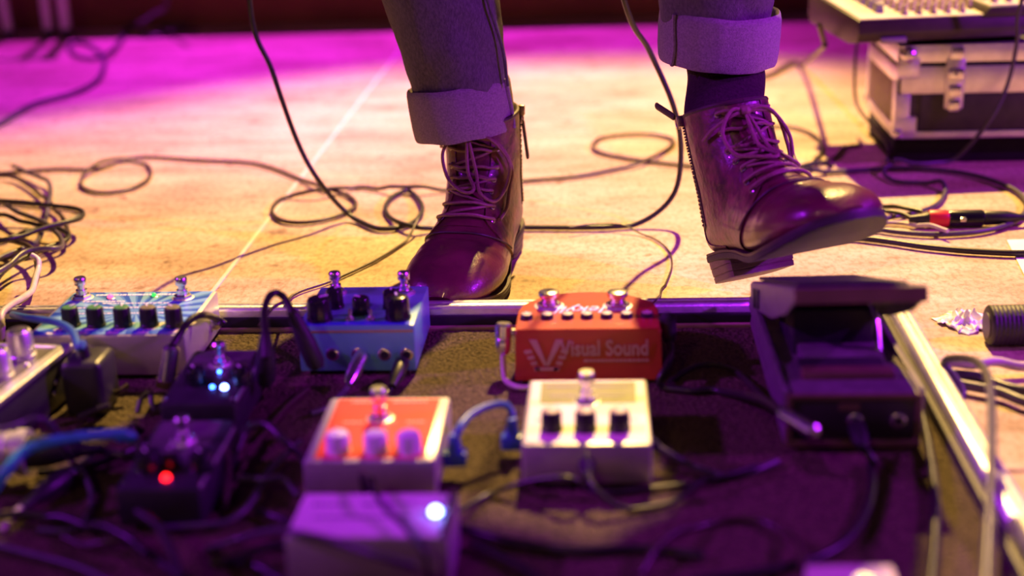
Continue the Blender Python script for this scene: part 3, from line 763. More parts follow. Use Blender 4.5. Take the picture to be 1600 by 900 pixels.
obj('side_seam', tube(B(), [(-.105-MO.x, 1.548-MO.y, .208), (-.109-MO.x, 1.540-MO.y, .25), (-.121-MO.x, 1.526-MO.y, .30), (-.136-MO.x, 1.51-MO.y, .37)], .0016, 6), 'denim', jeans)
# the legs themselves, inside the cloth, one continuous body
bm = B()
V = [bm.verts.new(Vector(q)-MO) for q in ((-.022, 1.655, 1.02), (-.115, 1.64, .90), (-.208, 1.555, .47), (-.163, 1.58, .22), (.07, 1.635, .92), (.160, 1.465, .53), (.121, 1.522, .29))]
for i, j in ((0, 1), (1, 2), (2, 3), (0, 4), (4, 5), (5, 6)): bm.edges.new((V[i], V[j]))
me = bpy.data.meshes.new('body'); bm.to_mesh(me); bm.free(); me.materials.append(M['skin'])
bd = bpy.data.objects.new('body', me); COL.objects.link(bd); bd.parent = man
md = bd.modifiers.new('skin', 'SKIN'); bd.modifiers.new('sub', 'SUBSURF').levels = 1
for v, r in zip(me.skin_vertices[0].data, (.10, .07, .045, .030, .07, .045, .030)): v.radius = (r, r)
me.skin_vertices[0].data[0].use_root = True

# ------------------------------------------------------------------ flight case with mixer
cs = thing('flight_case', 'aluminium-edged flight case standing on a black base behind the lifted boot', 'flight case', (.66, 2.09, 0))
def cb(name, x0, x1, y0, y1, z0, z1, m, bev=.0015, par=None): return obj(name, box(B(), x0-.66, x1-.66, y0-2.09, y1-2.09, z0, z1, bev), m, par or cs)
CX0, CX1, CY0, CY1 = .404, .93, 1.974, 2.195
cb('plinth', CX0+.004, CX1-.01, CY0+.014, CY1-.01, 0, .040, 'matt_black')
cb('body', CX0+.004, CX1-.004, CY0+.004, CY1-.004, .040, .141, 'case_panel')
cb('lid', CX0+.003, CX1-.003, CY0+.003, CY1-.003, .144, .1655, 'case_panel')
cb('front_panel', CX0+.034, CX1-.03, CY0+.001, CY0+.005, .049, .101, 'case_panel')
cb('side_panel', CX0+.001, CX0+.005, CY0+.020, CY1-.016, .056, .118, 'case_side')
for z0, z1 in ((.038, .048), (.101, .139), (.1445, .168)): 
    cb('edge_extrusion', CX0+.006, CX1, CY0, CY0+.005, z0, z1, 'alu')
    cb('edge_extrusion', CX0, CX0+.005, CY0+.005, CY1, z0 if z0 < .1 else z0+.014 if z0 < .12 else z0, z1 if z1 > .06 else .056, 'alu')
cb('edge_extrusion', CX0, CX1, CY0, CY0+.022, .1655, .1685, 'alu', .001); cb('edge_extrusion', CX0, CX0+.022, CY0+.023, CY1, .1655, .1685, 'alu', .001)
cb('edge_extrusion', CX0-.001, CX0+.020, CY0-.001, CY0+.004, .048, .101, 'alu'); cb('edge_extrusion', CX0-.001, CX0+.004, CY0+.004, CY0+.022, .048, .120, 'alu')
cb('edge_extrusion', CX0-.001, CX0+.004, CY1-.016, CY1, .048, .120, 'alu')
cb('lid_gap', CX0+.002, CX1-.002, CY0+.002, CY1-.002, .1385, .1450, 'matt_black', 0)
for x, y, z in ((CX0+.004, CY0+.003, .156), (CX0+.004, CY0+.003, .046), (CX0+.003, CY1-.004, .160), (CX0+.003, CY1-.004, .052)):
    obj('ball_corner', lathe(B(), [(.0012, -.0115), (.007, -.009), (.0112, -.003), (.0112, .003), (.007, .009), (.0012, .0115)] if z > .1 and y < 2 else [(.001, -.008), (.006, -.005), (.0075, 0), (.006, .005), (.001, .008)], (x-.66 + (.010 if z > .1 and y < 2 else 0), y-2.09 - (.005 if y < 2 else 0), z), seg=18), 'chrome', cs)
    if y < 2: cb('corner_plate', x-.004, x+.026, y-.0045, y-.002, z-.032 if z > .1 else z-.006, z-.006 if z > .1 else z+.024, 'alu', .003)
def latch(x):
    l = cb('latch', x-.013, x+.013, CY0-.004, CY0, .080, .150, 'alu', .003)
    for z, w in ((.158, .009), (.130, .011), (.106, .009), (.086, .008)): cb('latch_plate', x-w, x+w, CY0-.0075, CY0-.003, z-.009, z+.008, 'chrome', .002, None).parent = cs
    obj('rivet', lathe(B(), [(.003, 0), (.002, .0015)], (x-.66, CY0-.0078-2.09, .130), aim((0, -1, 0)), seg=10), 'eyelet', cs)
latch(.482); latch(.80)
bpy.context.view_layer.update()

mx = thing('mixer', 'small mixing desk with cream top resting on the flight case', 'mixer', (.345, 1.952, .1690), math.radians(7))
bm = B(); prism(bm, [(0, .020), (.006, .008), (.05, .0), (.25, .0), (.262, .010), (.262, .046), (.004, .038)], 'x', .0, .250, .002)
obj('body', bm, 'mixer_body', mx)
sl = math.atan2(.008, .258)
obj('top_panel', box(B(), .003, .247, .004, .256, 0, .0016, .0006, 1), 'mixer_top', mx, (0, 0, .0382), (sl, 0, 0))
def mz(y): return .0398 + y*math.tan(sl)
k0 = f0 = None
for i in range(7):
    for j in range(4):
        x, y = .070+i*.020, .028+j*.026
        if x > .165 and j == 0: continue
        if k0 is None: k0 = obj('knob', lathe(B(), [(.0062, 0), (.0062, .002), (.0045, .003), (.0038, .012), (.003, .0128)], seg=12), 'cream_cap', mx, (x, y, mz(y)))
        else: share(k0, mx, (x, y, mz(y)))
for i in range(6):
    x, y = .022, .035+i*.034
    bm = B(); prism(bm, [(-.006, 0), (.006, 0), (.004, .012), (0, .010), (-.004, .012)], 'y', -.010, .010) if f0 is None else bm.free()
    if f0 is None: f0 = obj('fader_cap', bm, 'mixer_grey', mx, (x+.02, y+.02, mz(y+.02)))
    else: share(f0, mx, (x+.02, y+.02, mz(y+.02)))
for i in range(7):
    share(f0, mx, (.070+i*.020, .150+.012*(i % 3), mz(.16)))
bm = B(); prism(bm, [(.170, .036), (.250, .036), (.250, .050), (.180, .050)], 'y', .001, .120, .002)
obj('raised_panel', bm, 'mixer_body', mx)
obj('top_plate', box(B(), .181, .249, .004, .118, .0495, .0515, .0005, 1), 'mixer_top', mx)
for i in range(3):
    for j in range(2): share(k0, mx, (.195+i*.02, .03+j*.035, .0515))
obj('front_tab', box(B(), .030, .066, -.001, .006, .006, .014, .002), 'mixer_grey', mx, (0, 0, .0), (.2, 0, 0))

# ------------------------------------------------------------------ other stage things
pi_ = thing('ribbed_roller', 'black ribbed rubber cylinder lying beside the crumpled tissue', 'cylinder', (.362, 1.288, 0))
bm = B(); pr = []
L = .16
for i in range(41):
    t = i/40*L; pr += [(.0188, t), (.0196, t+.0012), (.0196, t+.0026), (.0188, t+.0038)]
lathe(bm, [(.010, -.001), (.017, -.001)] + [(r, t) for r, t in pr] + [(.017, L+.004)], (0, 0, .0196), aim((1, .03, 0)), 28)
for v in bm.verts: pass
obj('ribbed_sleeve', bm, 'rubber', pi_)
obj('end_cap', lathe(B(), [(.0125, -.0022), (.0125, -.0008)], (0, 0, .0196), aim((1, .03, 0)), 20), 'dark_top', pi_)

bm = B(); n = 18
vs = [[None]*(n+1) for _ in range(n+1)]
for i in range(n+1):
    for j in range(n+1):
        u, v = i/n-.5, j/n-.5; r = math.hypot(u, v)
        q = Vector((u*.050 + .006*noise.noise(Vector((u*7, v*7, 1))), v*.050 + .006*noise.noise(Vector((u*7, v*7, 5))), 0))
        h = .013*max(0, .62-r)*(1.2 + 1.6*noise.noise(Vector((u*9, v*9, 9)))) + .0035*abs(noise.noise(Vector((u*20, v*20, 3))))
        vs[i][j] = bm.verts.new((q.x, q.y, max(.0006, h)))
for i in range(n):
    for j in range(n): bm.faces.new((vs[i][j], vs[i+1][j], vs[i+1][j+1], vs[i][j+1]))
g_ = G(1512, 505, 0)
ts = obj('crumpled_tissue', bm, 'paper', None, (g_.x, g_.y, .0004), (0, 0, .5), 25)
ts.modifiers.new('t', 'SOLIDIFY').thickness = .0005
tag(ts, 'crumpled white tissue on the floor against the ribbed roller', 'tissue')
c0, c1, c2 = G(1573, 376, 0), G(1601, 432, 0), G(1690, 372, 0)
bm = B(); c3 = c1 + c2 - c0; cc = (c0+c3)/2
prism(bm, [((q-cc).x, (q-cc).y) for q in (c0, c1, c3, c2)], 'z', 0, .0007)
tag(obj('paper_sheet', bm, 'paper', None, (cc.x, cc.y, .0003), smooth=0), 'flat sheet of white paper on the stage boards', 'paper')

st = thing('metal_stand', 'pale upright metal stand legs against the dark back wall', 'stand', (-1.33, 3.33, 0))
for x, r, dx in ((-.085, .012, .03), (.012, .011, 0), (.055, .013, 0)):
    obj('post', tube(B(), [(x-dx, 0, .72), (x-dx*.5, 0, .36), (x, 0, .004)], r, 12), 'plaster', st)
    obj('post_foot', lathe(B(), [(r*1.25, 0), (r*1.25, .012), (r, .02)], (x, 0, 0), seg=12), 'rubber', st)
obj('crossbar', tube(B(), [(-.13, 0, .70), (.075, 0, .70)], .011, 12), 'plaster', st)

# ------------------------------------------------------------------ cables
def path(pts, r, base):
    out = []
    for q in pts:
        if isinstance(q, Vector): out.append(q)
        elif len(q) == 2: out.append(G(q[0], q[1], base + r))
        else: out.append(G(q[0], q[1], base + r + q[2]))
    return out
LAID = []                                                     # centre lines already laid: (array of points, radius)
def settle(P, r, base, sub):
    """lay a lead over the ones below it and keep it on the boards"""
    Q = np.array([tuple(q) for q in spline(P, sub)])
    d = np.r_[0, np.cumsum(np.linalg.norm(np.diff(Q, axis=0), axis=1))]
    s = np.linspace(0, d[-1], max(8, int(d[-1]/.006))); Q = np.c_[[np.interp(s, d, Q[:, k]) for k in range(3)]].T
    floor_z = base + r + (.0014 if base == 0 else .0006)
    Q[:, 2] = np.maximum(Q[:, 2], floor_z); Q[:, 1] = np.minimum(Q[:, 1], 3.435 - r)
    for _ in range(3):
        need = np.zeros(len(Q))
        for A, ra in LAID:
            D = np.hypot(Q[:, None, 0]-A[None, :, 0], Q[:, None, 1]-A[None, :, 1]); gap = r + ra + .0005
            dz = Q[:, None, 2]-A[None, :, 2]
            need = np.maximum(need, np.where((D < gap+.003) & (np.abs(dz) < gap), gap-dz, 0).max(1))
        if need.max() < 1e-5: break
        bump = np.clip(1 - (np.abs(s[:, None]-s[None, :]) - .006)/.035, 0, 1); bump = bump*bump*(3-2*bump)
        Q[:, 2] += (bump*need[None, :]).max(1)
    LAID.append((Q, r))
    return [Vector(q) for q in Q]
def cable(name, label, pts, m='cable_black', r=.0030, base=0.0, cat='cable', group=None, ends=(None, None), sub=8):
    P = path(pts, r, base)
    if base == 0 and cat == 'cable':
        for k in (0, -1):                                     # leads that run off past the picture's sides go on across the boards
            q = pts[k]
            if not isinstance(q, Vector) and (q[0] <= -20 or q[0] >= 1600):
                d = (P[k] - P[1 if k == 0 else -2]); d.z = 0; d.normalize(); sd = -1 if q[0] < 0 else 1
                d.y = abs(d.y)*.5; d = (d + Vector((sd*.8, .25, 0))).normalized()
                ext = [Vector((P[k].x, P[k].y, P[k].z)) + d*.12, Vector((P[k].x + d.x*.30, P[k].y + d.y*.30 + .03, r)), Vector((P[k].x + d.x*.55 + sd*.2, P[k].y + d.y*.5 + .02, r))]
                P = ext[::-1] + P if k == 0 else P + ext
    o = tag(obj(name, tube(B(), settle(P, r, base, sub), r, 8, raw=True), m, smooth=80), label, cat, group)
    for k, e in enumerate(ends):
        if e:
            p0, p1 = (P[0], P[1]) if k == 0 else (P[-1], P[-2])
            plug(o, p0, (p0-p1) if e[1] is None else Vector(e[1]), e[0])
    return o
def plug(par, p, d, kind):
    d = d.normalized(); q = aim(d)
    if kind == 'straight':                                   # black boot, metal barrel, tip
        obj('plug_sleeve', lathe(B(), [(.0035, -.016), (.0048, -.002), (.0072, .004), (.0078, .012), (.0078, .030), (.0066, .032)], p, q, 16), 'black', par)
        obj('plug_tip', lathe(B(), [(.0066, .032), (.0066, .035), (.0032, .036), (.0032, .052), (.0022, .053), (.0030, .056), (.001, .060)], p, q, 14), 'chrome', par)
    elif kind == 'chrome':
        obj('plug_sleeve', lathe(B(), [(.0036, -.006), (.0056, .0), (.0068, .006), (.0072, .030), (.0060, .034), (.0052, .036)], p, q, 16), 'chrome', par)
    elif kind == 'black':
        obj('plug_sleeve', lathe(B(), [(.0036, -.008), (.0050, .0), (.0066, .006), (.0068, .024), (.0050, .027)], p, q, 16), 'black', par)
    elif kind == 'flat_blue':
        obj('plug_sleeve', box(B(), p.x-.009, p.x+.009, p.y-.006, p.y+.006, p.z-.018, p.z-.006, .002), 'cable_blue', par)
        obj('strain_relief', lathe(B(), [(.0062, 0), (.0046, .010), (.0034, .016)], p + Vector((0, 0, -.008)), aim((0, 0, 1)), 12), 'cable_blue', par)
FLG = 'instrument cables on the stage boards'
# hanging guitar lead: down on the left, loop on the boards, behind the boot and up on the right
hang1 = [Vector((-.38, 1.66, .95)), Vector((-.395, 1.69, .55)), YP(390, 0, 1.72), YP(425, 110, 1.72), YP(465, 222, 1.72), YP(500, 285, 1.72)]
hang2 = [YP(1052, 305, 1.70), YP(1064, 235, 1.70), YP(1052, 165, 1.69), YP(1015, 80, 1.68), YP(975, 0, 1.62), Vector((-.02, 1.55, .50)), Vector((-.02, 1.46, .75)), Vector((-.02, 1.44, .98))]
cable('guitar_lead', 'black guitar lead hanging to the floor and rising again between the two legs',
      hang1 + [(545, 335, .006), (592, 359), (640, 352), (660, 325, .003), (640, 300), (610, 312), (604, 335), (640, 353, .007), (700, 357), (830, 357), (930, 357), (1000, 348, .004)] + hang2, 'cable_black', .0033)
cable('instrument_cable', 'dark cable with small round loops running behind the planted boot',
      [(-60, 275), (0, 272), (80, 266), (140, 266), (190, 254, .006), (228, 258), (234, 278), (205, 296), (160, 303), (128, 293), (133, 270, .006), (165, 251, .008), (220, 247), (320, 252), (400, 257), (455, 275), (500, 291, .004), (540, 305), (556, 322), (530, 338), (480, 349), (440, 346), (425, 330), (445, 310), (500, 296, .010), (560, 294), (620, 301), (690, 299), (760, 290), (830, 283), (900, 277), (960, 266), (1010, 250, .004), (1052, 225), (1030, 213), (980, 211), (935, 219), (930, 236), (980, 249), (1060, 259), (1130, 263), (1200, 264), (1255, 262), (1300, 250), (1320, 232), (1345, 228)], 'cable_brown', .0028, 0, 'cable', FLG)
cable('thin_lead', 'thin dark lead running diagonally over the boards to the teal pedal', [(655, 352, .008), (640, 375), (590, 407), (520, 440), (452, 469), (446, 471, .044), (425, 482, .046), (405, 510, .040)], 'cable_brown', .0017, 0, 'cable', FLG)
cable('thin_lead', 'thin reddish lead curving on the boards behind the brick red pedal', [(890, 359, .006), (950, 360), (1010, 370), (1042, 390), (1050, 415), (1040, 445), (1032, 460), (1027, 466, .046), (1022, 472, .046), (1016, 477, .040)], 'cable_brown', .0011, 0, 'cable', FLG)
PG = 'cables in the tangled heap'
heap = [[(-80, 330), (0, 320), (60, 322), (112, 326), (130, 336), (95, 350), (40, 364), (-20, 382)],
        [(-60, 280), (10, 275), (45, 290), (70, 312), (95, 340), (106, 368), (80, 388), (30, 398), (-40, 410)],
        [(20, 262), (62, 277), (76, 285), (80, 310), (72, 340), (62, 372), (45, 388), (0, 405), (-50, 430)],
        [(-60, 345), (0, 335), (30, 345), (60, 355), (100, 362), (104, 375), (60, 392), (10, 420), (-40, 470)],
        [(-40, 370), (20, 378), (50, 392), (58, 415), (56, 440), (40, 465), (10, 480), (-30, 486)],
        [(-30, 300), (25, 330), (70, 350), (95, 372), (90, 392), (40, 400), (-10, 428), (-60, 445)],
        [(-60, 318), (10, 316), (70, 320), (125, 328), (120, 345), (60, 362), (0, 376), (-60, 380)]]
for i, h_ in enumerate(heap):
    cable('instrument_cable', 'looped dark cable in the tangled heap behind the sunray pedal', [(x, y, .004*i if 0 < k < len(h_)-1 else .002*i) for k, (x, y) in enumerate(h_)], ['cable_black', 'cable_brown', 'cable_grey'][i % 3], .0031, 0, 'cable', PG)
cable('instrument_cable', 'pale beige cable leaving the heap and dropping over the tray rim', [(50, 405, .03), (62, 420, .02), (60, 445, .01), (40, 462, .040), (15, 478, .048), (2, 492, .048), (3, 510, .040), (0, 530, .026), (-20, 545, .013)], 'cable_cream', .0034, 0)
cable('instrument_cable', 'blurred violet cable winding to the back wall with one small loop', [(-60, 215), (0, 194), (50, 165), (110, 148), (150, 128), (163, 100), (155, 82), (130, 68), (110, 70), (112, 84), (140, 92), (168, 84, .006), (190, 62), (200, 42)] + [YP(215, 38, 3.30), YP(240, 22, 3.30), YP(262, -10, 3.30), Vector((-1.0, 3.30, .40))], 'cable_grey', .0045, 0)
cable('instrument_cable', 'blurred dark cable in a flat loop at the foot of the back wall', [(222, 50), (232, 57), (262, 55), (288, 44), (272, 36), (252, 42), (262, 49, .010), (310, 46)] , 'cable_grey', .0045, 0)
cable('instrument_cable', 'cable sagging from the mixer to the boards behind the lifted boot', [(1170, 128), (1205, 117), (1250, 103)] + [YP(1285, 75, 2.15), YP(1288, 66, 2.10), Vector((.308, 2.06, .186))], 'cable_brown', .0040, 0)
cable('instrument_cable', 'small cable loop on the boards beside the lifted boot laces', [(1130, 262, .003), (1110, 235), (1135, 212), (1180, 203), (1225, 199), (1265, 209), (1284, 228), (1278, 250), (1262, 268), (1225, 275)], 'cable_black', .0026, 0, 'cable', FLG)
cable('microphone_cable', 'thick dark cable coiled around the plug with the red ring', [(1200, 276), (1290, 271), (1370, 266), (1440, 265), (1520, 275), (1580, 296), (1604, 320), (1590, 345), (1540, 362), (1470, 368), (1400, 364), (1330, 352)], 'cable_grey', .0034, 0)
cable('microphone_cable', 'pale looped cable end by the base of the flight case', [(1395, 262, .004), (1380, 272), (1400, 285), (1440, 287), (1470, 283, .007), (1477, 300), (1465, 320), (1430, 334), (1370, 345)], 'cable_grey', .0030, 0)
cable('microphone_cable', 'dark cable beyond the white paper running past the plug', [(1120, 300), (1160, 330), (1220, 355), (1300, 368), (1380, 378), (1450, 388), (1530, 395), (1620, 397)], 'cable_black', .0038, 0)
cable('microphone_cable', 'dark cable under the lifted toe meeting the red ring plug', [(1300, 262, .002), (1240, 280), (1225, 305), (1270, 322), (1360, 322), (1400, 332), (1440, 340)], 'cable_black', .0030, 0)
for i, l_ in enumerate([[(1180, 300), (1220, 325), (1300, 335), (1390, 340), (1440, 352), (1500, 352)], [(1160, 320), (1230, 345), (1310, 350), (1400, 350), (1440, 358), (1480, 372)]]):
    cable('microphone_cable', ['dark', 'pale'][i] + ' cable strand lying under the lifted toe', l_, 'cable_cream' if i else 'cable_black', .0026, 0, 'cable', 'strands under the lifted toe')
cable('signal_cable', 'thin violet cable hanging across the front of the flight case', [Vector((.60, 1.93, .40)), YP(1597, 0, 1.94), YP(1590, 60, 1.94), YP(1575, 130, 1.94), YP(1545, 190, 1.93), (1490, 250, .01), (1440, 262, .004), (1395, 268)], 'cable_grey', .0030, 0)
cable('signal_cable', 'thin cable trailing down the left end of the flight case', [Vector((.388, 2.20, .15)), YP(1336, 100, 2.18), YP(1338, 160, 2.17), YP(1362, 195, 2.06), YP(1385, 225, 1.985), (1388, 250), (1384, 270)], 'cable_grey', .0024, 0)
# XLR plug with the red ring
x0, x1 = G(1452, 342, .011), G(1585, 340, .011)
xl = thing('microphone_plug', 'black cable plug with a red ring lying on the boards', 'plug', (x0.x, x0.y, 0))
d = (x1-x0); q = aim(d); LN = d.length
def xp(n_, prof, m): obj(n_, lathe(B(), prof, (0, 0, .0112), q, 20), m, xl)
xp('cable_boot', [(.004, -.024), (.0065, -.006), (.0085, -.001)], 'black')
xp('ring', [(.0098, -.001), (.0106, .001), (.0106, .020), (.0098, .022)], 'red_ring')
xp('shell', [(.0092, .022), (.0102, .025), (.0102, LN*.62), (.0085, LN*.64)], 'black_gloss')
xp('mating_shell', [(.0085, LN*.64), (.0092, LN*.66), (.0080, LN*.92), (.0045, LN*1.05), (.0040, LN*1.2)], 'black')
obj('release_tab', box(B(), .034, .041, -.0125, -.0085, .010, .0155, .001), 'chrome', xl)

# right-hand floor bundle beside the tray
bun = [[(1456, 570), (1468, 576), (1490, 585), (1530, 590), (1620, 612)], [(1462, 584), (1474, 592), (1500, 600), (1560, 612), (1640, 632)], [(1470, 578), (1520, 580), (1560, 573), (1620, 572)]]
for i, l_ in enumerate(bun):
    cable('signal_cable', 'pale cable in the bundle next to the aluminium side rail' if i == 2 else 'glossy dark cable in the bundle next to the aluminium side rail', [(x, y, .001+.002*i) for x, y in l_], ['cable_grey', 'cable_grey', 'cable_cream'][i], .0048, 0, 'cable', 'cable bundle by the side rail')
cable('signal_cable', 'dark cable arching over the bundle and hanging along the side rail', [(1498, 632, .004), (1504, 612, .012), (1490, 588, .022), (1474, 567, .032), (1490, 560, .040), (1525, 565, .050), (1545, 595, .055), (1550, 680, .06), (1546, 800, .06), (1540, 930, .05)], 'cable_grey', .0035, 0)
cable('signal_cable', 'dark cable lying on the carpet inside the right rim', [(1440, 640, .002), (1452, 700, .001), (1462, 780), (1460, 860), (1450, 960)], 'cable_black', .0035, ZB)

# patch leads on the board
BG = 'patch leads between pedals'
cable('patch_cable', 'bright blue patch lead arching over the silver knob pedal into the power adapter', [(20, 492, .035), (45, 497, .047), (85, 503, .052), (112, 517, .056), (124, 545, .056), Vector((-.452, 1.122, .075))], 'cable_blue', .0036, ZB)
cable('patch_cable', 'blue patch lead with flat plugs joining the red-faced and pale silver pedals', [G(710, 693, .040), G(716, 672, .050), G(735, 648, .053), G(765, 634, .054), G(790, 632, .052), G(800, 645, .046), G(800, 668, .036)], 'cable_blue', .0030, 0, 'cable', None, (('flat_blue', (0, 0, -1)), ('flat_blue', (0, 0, -1))))
w = Vector((-.0845, 1.205, .040))
o = cable('patch_cable', 'patch lead with chrome angled plug on the arched pedal, running under the pale silver pedal', [YP(786, 555, 1.190), YP(787, 580, 1.185), YP(792, 600, 1.17), (815, 607), (850, 602)], 'cable_cream', .0026, ZB)
h0 = YP(786, 553, 1.196); h1 = YP(787, 508, 1.200)
obj('plug_housing', lathe(B(), [(.005, 0), (.0068, .004), (.0072, (h1-h0).length*.5), (.0066, (h1-h0).length*.55), (.0076, (h1-h0).length*.6), (.0078, (h1-h0).length), (.006, (h1-h0).length+.002)], h0, aim(h1-h0), 16), 'chrome', o)
obj('plug_tip', lathe(B(), [(.0035, 0), (.0035, .011)], h0.lerp(h1, .75), aim((1, 0, 0)), 12), 'chrome', o)
o = cable('patch_cable', 'black angled plug lead on the arched pedal ending in a loose straight plug', [YP(1046, 533, 1.200), YP(1048, 552, 1.185), YP(1042, 572, 1.160), YP(1030, 592, 1.152), (1035, 606), (1080, 612), (1130, 612, .002), (1190, 625, .036), (1222, 645, .050)], 'cable_black', .0030, ZB)
h0 = YP(1046, 535, 1.202); h1 = YP(1043, 494, 1.206)
obj('plug_housing', lathe(B(), [(.0042, 0), (.0066, .006), (.0074, (h1-h0).length*.6), (.0070, (h1-h0).length), (.004, (h1-h0).length+.003)], h0, aim(h1-h0), 16), 'rubber', o)
obj('plug_tip', lathe(B(), [(.0035, 0), (.0035, .012)], h0.lerp(h1, .8), aim((-1, 0, 0)), 12), 'chrome', o)
e0, e1 = G(1222, 645, ZB+.053), G(1276, 676, ZB+.054)
obj('plug_sleeve', lathe(B(), [(.0040, 0), (.0048, .006), (.0052, (e1-e0).length*.95), (.003, (e1-e0).length)], e0, aim(e1-e0), 14), 'chrome', o)
cable('patch_cable', 'black lead arching on the carpet between arched pedal and rocker pedal', [(1046, 598), (1062, 586), (1090, 572), (1125, 572), (1160, 590), (1190, 620, .014), (1215, 640, .024)], 'cable_black', .0024, ZB)
j = Vector((wx+.001, 1.034-.004, ZB+.027))
cable('instrument_cable', 'black lead plugged into the rocker pedal and curling over the front carpet', [j + Vector((0, -.030, -.006)), j + Vector((.008, -.042, -.016)), (1360, 720), (1362, 770), (1340, 825), (1300, 862), (1240, 884), (1170, 897), (1080, 910)], 'cable_black', .0033, ZB, 'cable', None, (('black', (0, 1, .15)), None))
cable('patch_cable', 'violet-lit lead running from pale silver pedal to rocker pedal', [(1015, 690, .018), (1050, 712, .010), (1095, 735), (1130, 745), (1175, 738), (1215, 722)], 'cable_grey', .0028, ZB, 'cable', None, (('black', None), None))
cable('power_lead', 'thin black power lead draped in front of the pale silver pedal', [(715, 800, .004), (760, 775), (800, 760, .006), (850, 748, .016), (895, 748, .02), (925, 768, .004), (985, 768), (1060, 760), (1120, 758), (1185, 740)], 'cable_black', .0022, ZB)
cable('power_lead', 'power lead plugged into front socket of pale silver pedal', [Vector((-.016, .962, ZB+.018)), Vector((-.014, .950, ZB+.006)), (925, 790), (960, 800), (1040, 790), (1110, 765)], 'cable_black', .0022, ZB, 'cable', None, (('black', (0, 1, .2)), None))
cable('power_lead', 'power lead crossing the pale grey lamp pedal', [Vector((-.179, .934, ZB+.018)), Vector((-.176, .915, ZB+.024)), Vector((-.174, .900, .060)), G(590, 776, .0665), G(603, 795, .0628), G(628, 818, .0625), G(650, 845, .0640), G(665, 870, .056), G(670, 905, .030)], 'cable_black', .0020, ZB)
o = cable('patch_cable', 'black lead bent in a tall hairpin beside the teal pedal', [G(415, 560, .075), G(415, 520, .090), G(413, 488, .098), G(420, 464, .104), G(432, 457, .104), G(444, 465, .100), G(458, 490, .092)], 'cable_black', .0034, 0)
for (px, py, z), (qx, qy, z2) in (((415, 520, .090), (415, 600, .040)), ((455, 484, .094), (497, 575, .040))):
    a_, b2 = G(px, py, z), G(qx, qy, z2); ln = (b2-a_).length
    obj('plug_sleeve', lathe(B(), [(.0042, 0), (.0060, .010), (.0078, ln*.45), (.0086, ln*.55), (.0086, ln*.9), (.006, ln)], a_, aim(b2-a_), 16), 'rubber', o)
for px, py, py2, px2, k in ((566, 556, 606, 546, 'chrome'), (634, 560, 600, 622, 'black')):
    js = YP(px, 553, 1.1935); e = Vector((js.x-.006, 1.160, js.z-.012))
    cable('patch_cable', 'lead with %s plug in the front jack of the teal pedal' % k, [e, e + Vector((-.006, -.016, -.012)), G(px2-30, py2+30, ZB+.004), G(px2-60, py2+40, ZB+.004)], 'cable_grey' if k == 'chrome' else 'cable_black', .0026, ZB, 'cable', None, ((k, js-e), None))
o = cable('patch_cable', 'lead curling over the right end of the sunray pedal to an upright chrome plug', [G(352, 506, .030), G(340, 498, .038), G(318, 492, .068), G(300, 498, .072), G(285, 516, .070), G(270, 540, .062)], 'cable_black', .0034, 0)
a_, b2 = G(268, 540, .062), G(259, 606, .024); ln = (b2-a_).length
obj('plug_sleeve', lathe(B(), [(.005, 0), (.0078, .003), (.0082, ln*.5), (.0086, ln*.8)], a_, aim(b2-a_), 18), 'chrome', o)
obj('plug_collar', lathe(B(), [(.0092, ln*.8), (.0092, ln*.98), (.006, ln)], a_, aim(b2-a_), 18), 'tan_edge', o)
s0 = G(345, 506, .032)
obj('plug_sleeve', lathe(B(), [(.004, 0), (.0062, .004), (.0062, .018), (.0032, .019)], s0, aim((-1, .1, 0)), 14), 'chrome', o)
# large connector on the left
cn = thing('line_connector', 'dark fat cable connector with metal collar beside the silver knob pedal', 'connector', (-.475, .982, ZB))
qx = aim((1, .06, 0))
def cp(n_, prof, m): obj(n_, lathe(B(), prof, (0, 0, .026), qx, 24), m, cn)
cp('housing', [(.012, -.085), (.024, -.08), (.0258, -.04), (.0258, -.006), (.022, -.002)], 'dark_box')
cp('metal_collar', [(.018, -.002), (.0185, .008), (.0165, .009), (.0165, .015), (.0185, .016), (.018, .024)], 'steel_box')
cp('sleeve', [(.013, .024), (.0135, .034), (.010, .050), (.0055, .066), (.0038, .082)], 'black')
base_ = Vector((-.475, .982, ZB+.026)) + qx @ Vector((0, 0, .078))
cable('instrument_cable', 'black cable leaving the fat connector toward small pedals', [base_, base_ + Vector((.03, .004, -.008)), G(205, 668, ZB+.014), G(222, 676, ZB+.004)], 'cable_black', .0036, ZB)
cable('patch_cable', 'teal and blue patch lead curling up over the carpet near the red lamp pedal', [G(-10, 765, .040), G(10, 735, .054), G(38, 705, .062), G(80, 690, .066), G(130, 682, .064), G(180, 680, .058), G(205, 690, .050), G(208, 708, .038), G(192, 716, .026)], 'cable_teal', .0042, 0)
cable('patch_cable', 'violet straight plug lead on the left carpet', [(0, 830), (25, 800, .002), (60, 775, .005)], 'cable_cream', .0026, ZB, 'cable', None, (None, ('straight', None)))
cable('signal_cable', 'thin pale cable looping over carpet beside teal lead', [(-20, 668, .06), (30, 680, .06), (75, 705, .044), (120, 730, .012), (142, 765, .003), (140, 800), (115, 830), (60, 830)], 'cable_grey', .0024, ZB)
LG = 'black leads tangled at the front of the board'
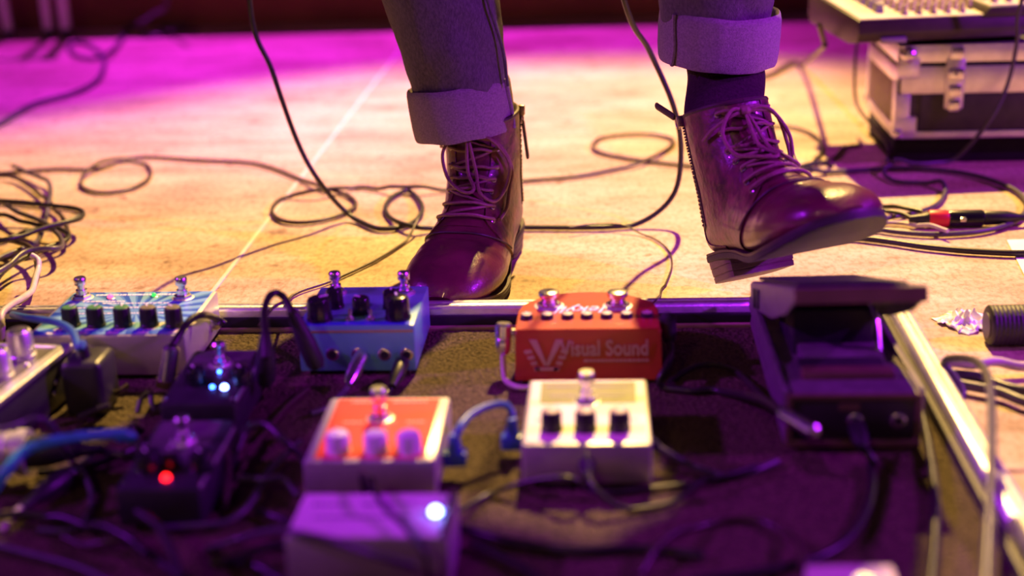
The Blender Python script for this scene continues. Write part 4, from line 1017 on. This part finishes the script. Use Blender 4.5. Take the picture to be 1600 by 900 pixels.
front = [[(215, 800, .03), (245, 820, .03), (268, 860, .026), (285, 905, .02)], [(250, 825, .004), (300, 822, .004), (355, 815, .004), (392, 785, .008), (420, 735, .008), (470, 690, .006)],
         [(190, 842), (225, 862), (265, 890), (300, 920)], [(100, 840), (140, 858), (180, 860), (215, 850)],
         [(370, 705, .02), (385, 672, .03), (415, 662, .034), (445, 690, .026), (470, 712, .012), (480, 730, .006)],
         [(320, 860), (380, 840, .006), (430, 828, .030), (458, 832, .054), (500, 840, .052), (540, 850, .051), (590, 868, .053), (650, 885, .045)],
         [(330, 880), (400, 885), (470, 925), (560, 940), (620, 960)], [(348, 795), (372, 745), (398, 700), (445, 640), (480, 610)],
         [(400, 800), (450, 815, .003), (460, 845, .004), (420, 870), (350, 895)], [(370, 765, .003), (420, 768, .004), (440, 760, .004), (466, 774, .002)],
         [(720, 826), (800, 848), (900, 862), (1000, 858), (1100, 870)], [(1000, 900), (1050, 850), (1120, 815), (1190, 815), (1240, 850), (1255, 905)],
         [(740, 850), (780, 870), (820, 890), (850, 915)], [(-20, 850), (60, 870), (130, 890), (180, 915)], [(-10, 820), (80, 815), (150, 840), (230, 880)],
         [(166, 628, .004), (174, 612, .006), (184, 614, .008), (200, 602, .012)], [(122, 652, .004), (150, 640, .008), (172, 634, .010)], [(215, 645, .002), (222, 620, .012), (235, 615, .014), (240, 640, .004), (262, 636, .002)],
         [(60, 740), (120, 735), (180, 715), (235, 690)], [(352, 700, .02), (357, 740, .016), (352, 790, .004)]]
FL = ['lead dropping in front of the red lamp pedal', 'lead sweeping from the red lamp pedal toward the red-faced pedal', 'straight lead slanting over the carpet before the red lamp pedal',
      'short lead lying free on the carpet left of the red lamp pedal', 'lead humped over beside the red-faced pedal', 'lead lying over the left front corner of the pale lamp pedal',
      'lead on the carpet passing below the pale lamp pedal', 'lead running from under the red lamp pedal up behind the red-faced pedal', 'lead bent back on itself beside the pale lamp pedal',
      'short lead between the red-faced pedal and the pale lamp pedal', 'lead running from the pale lamp pedal over the open carpet', 'lead arching on the carpet behind the cream pedal',
      'short curved lead beside the metal edge of the pale lamp pedal', 'lead beneath the violet plug on the left carpet', 'lead crossing the carpet beyond the violet plug',
      'short lead end near the power adapter', 'stub of lead between power adapter and fat connector', 'small curled lead end between the two black pedals',
      'lead lying under the teal patch lead', 'lead hanging off the side of the red lamp pedal']
for i, l_ in enumerate(front):
    cable('power_lead', 'dark ' + FL[i], l_, ['cable_black', 'cable_grey', 'cable_black', 'cable_brown'][i % 4], [.0030, .0024, .0034, .0026][i % 4], ZB, 'cable', LG)
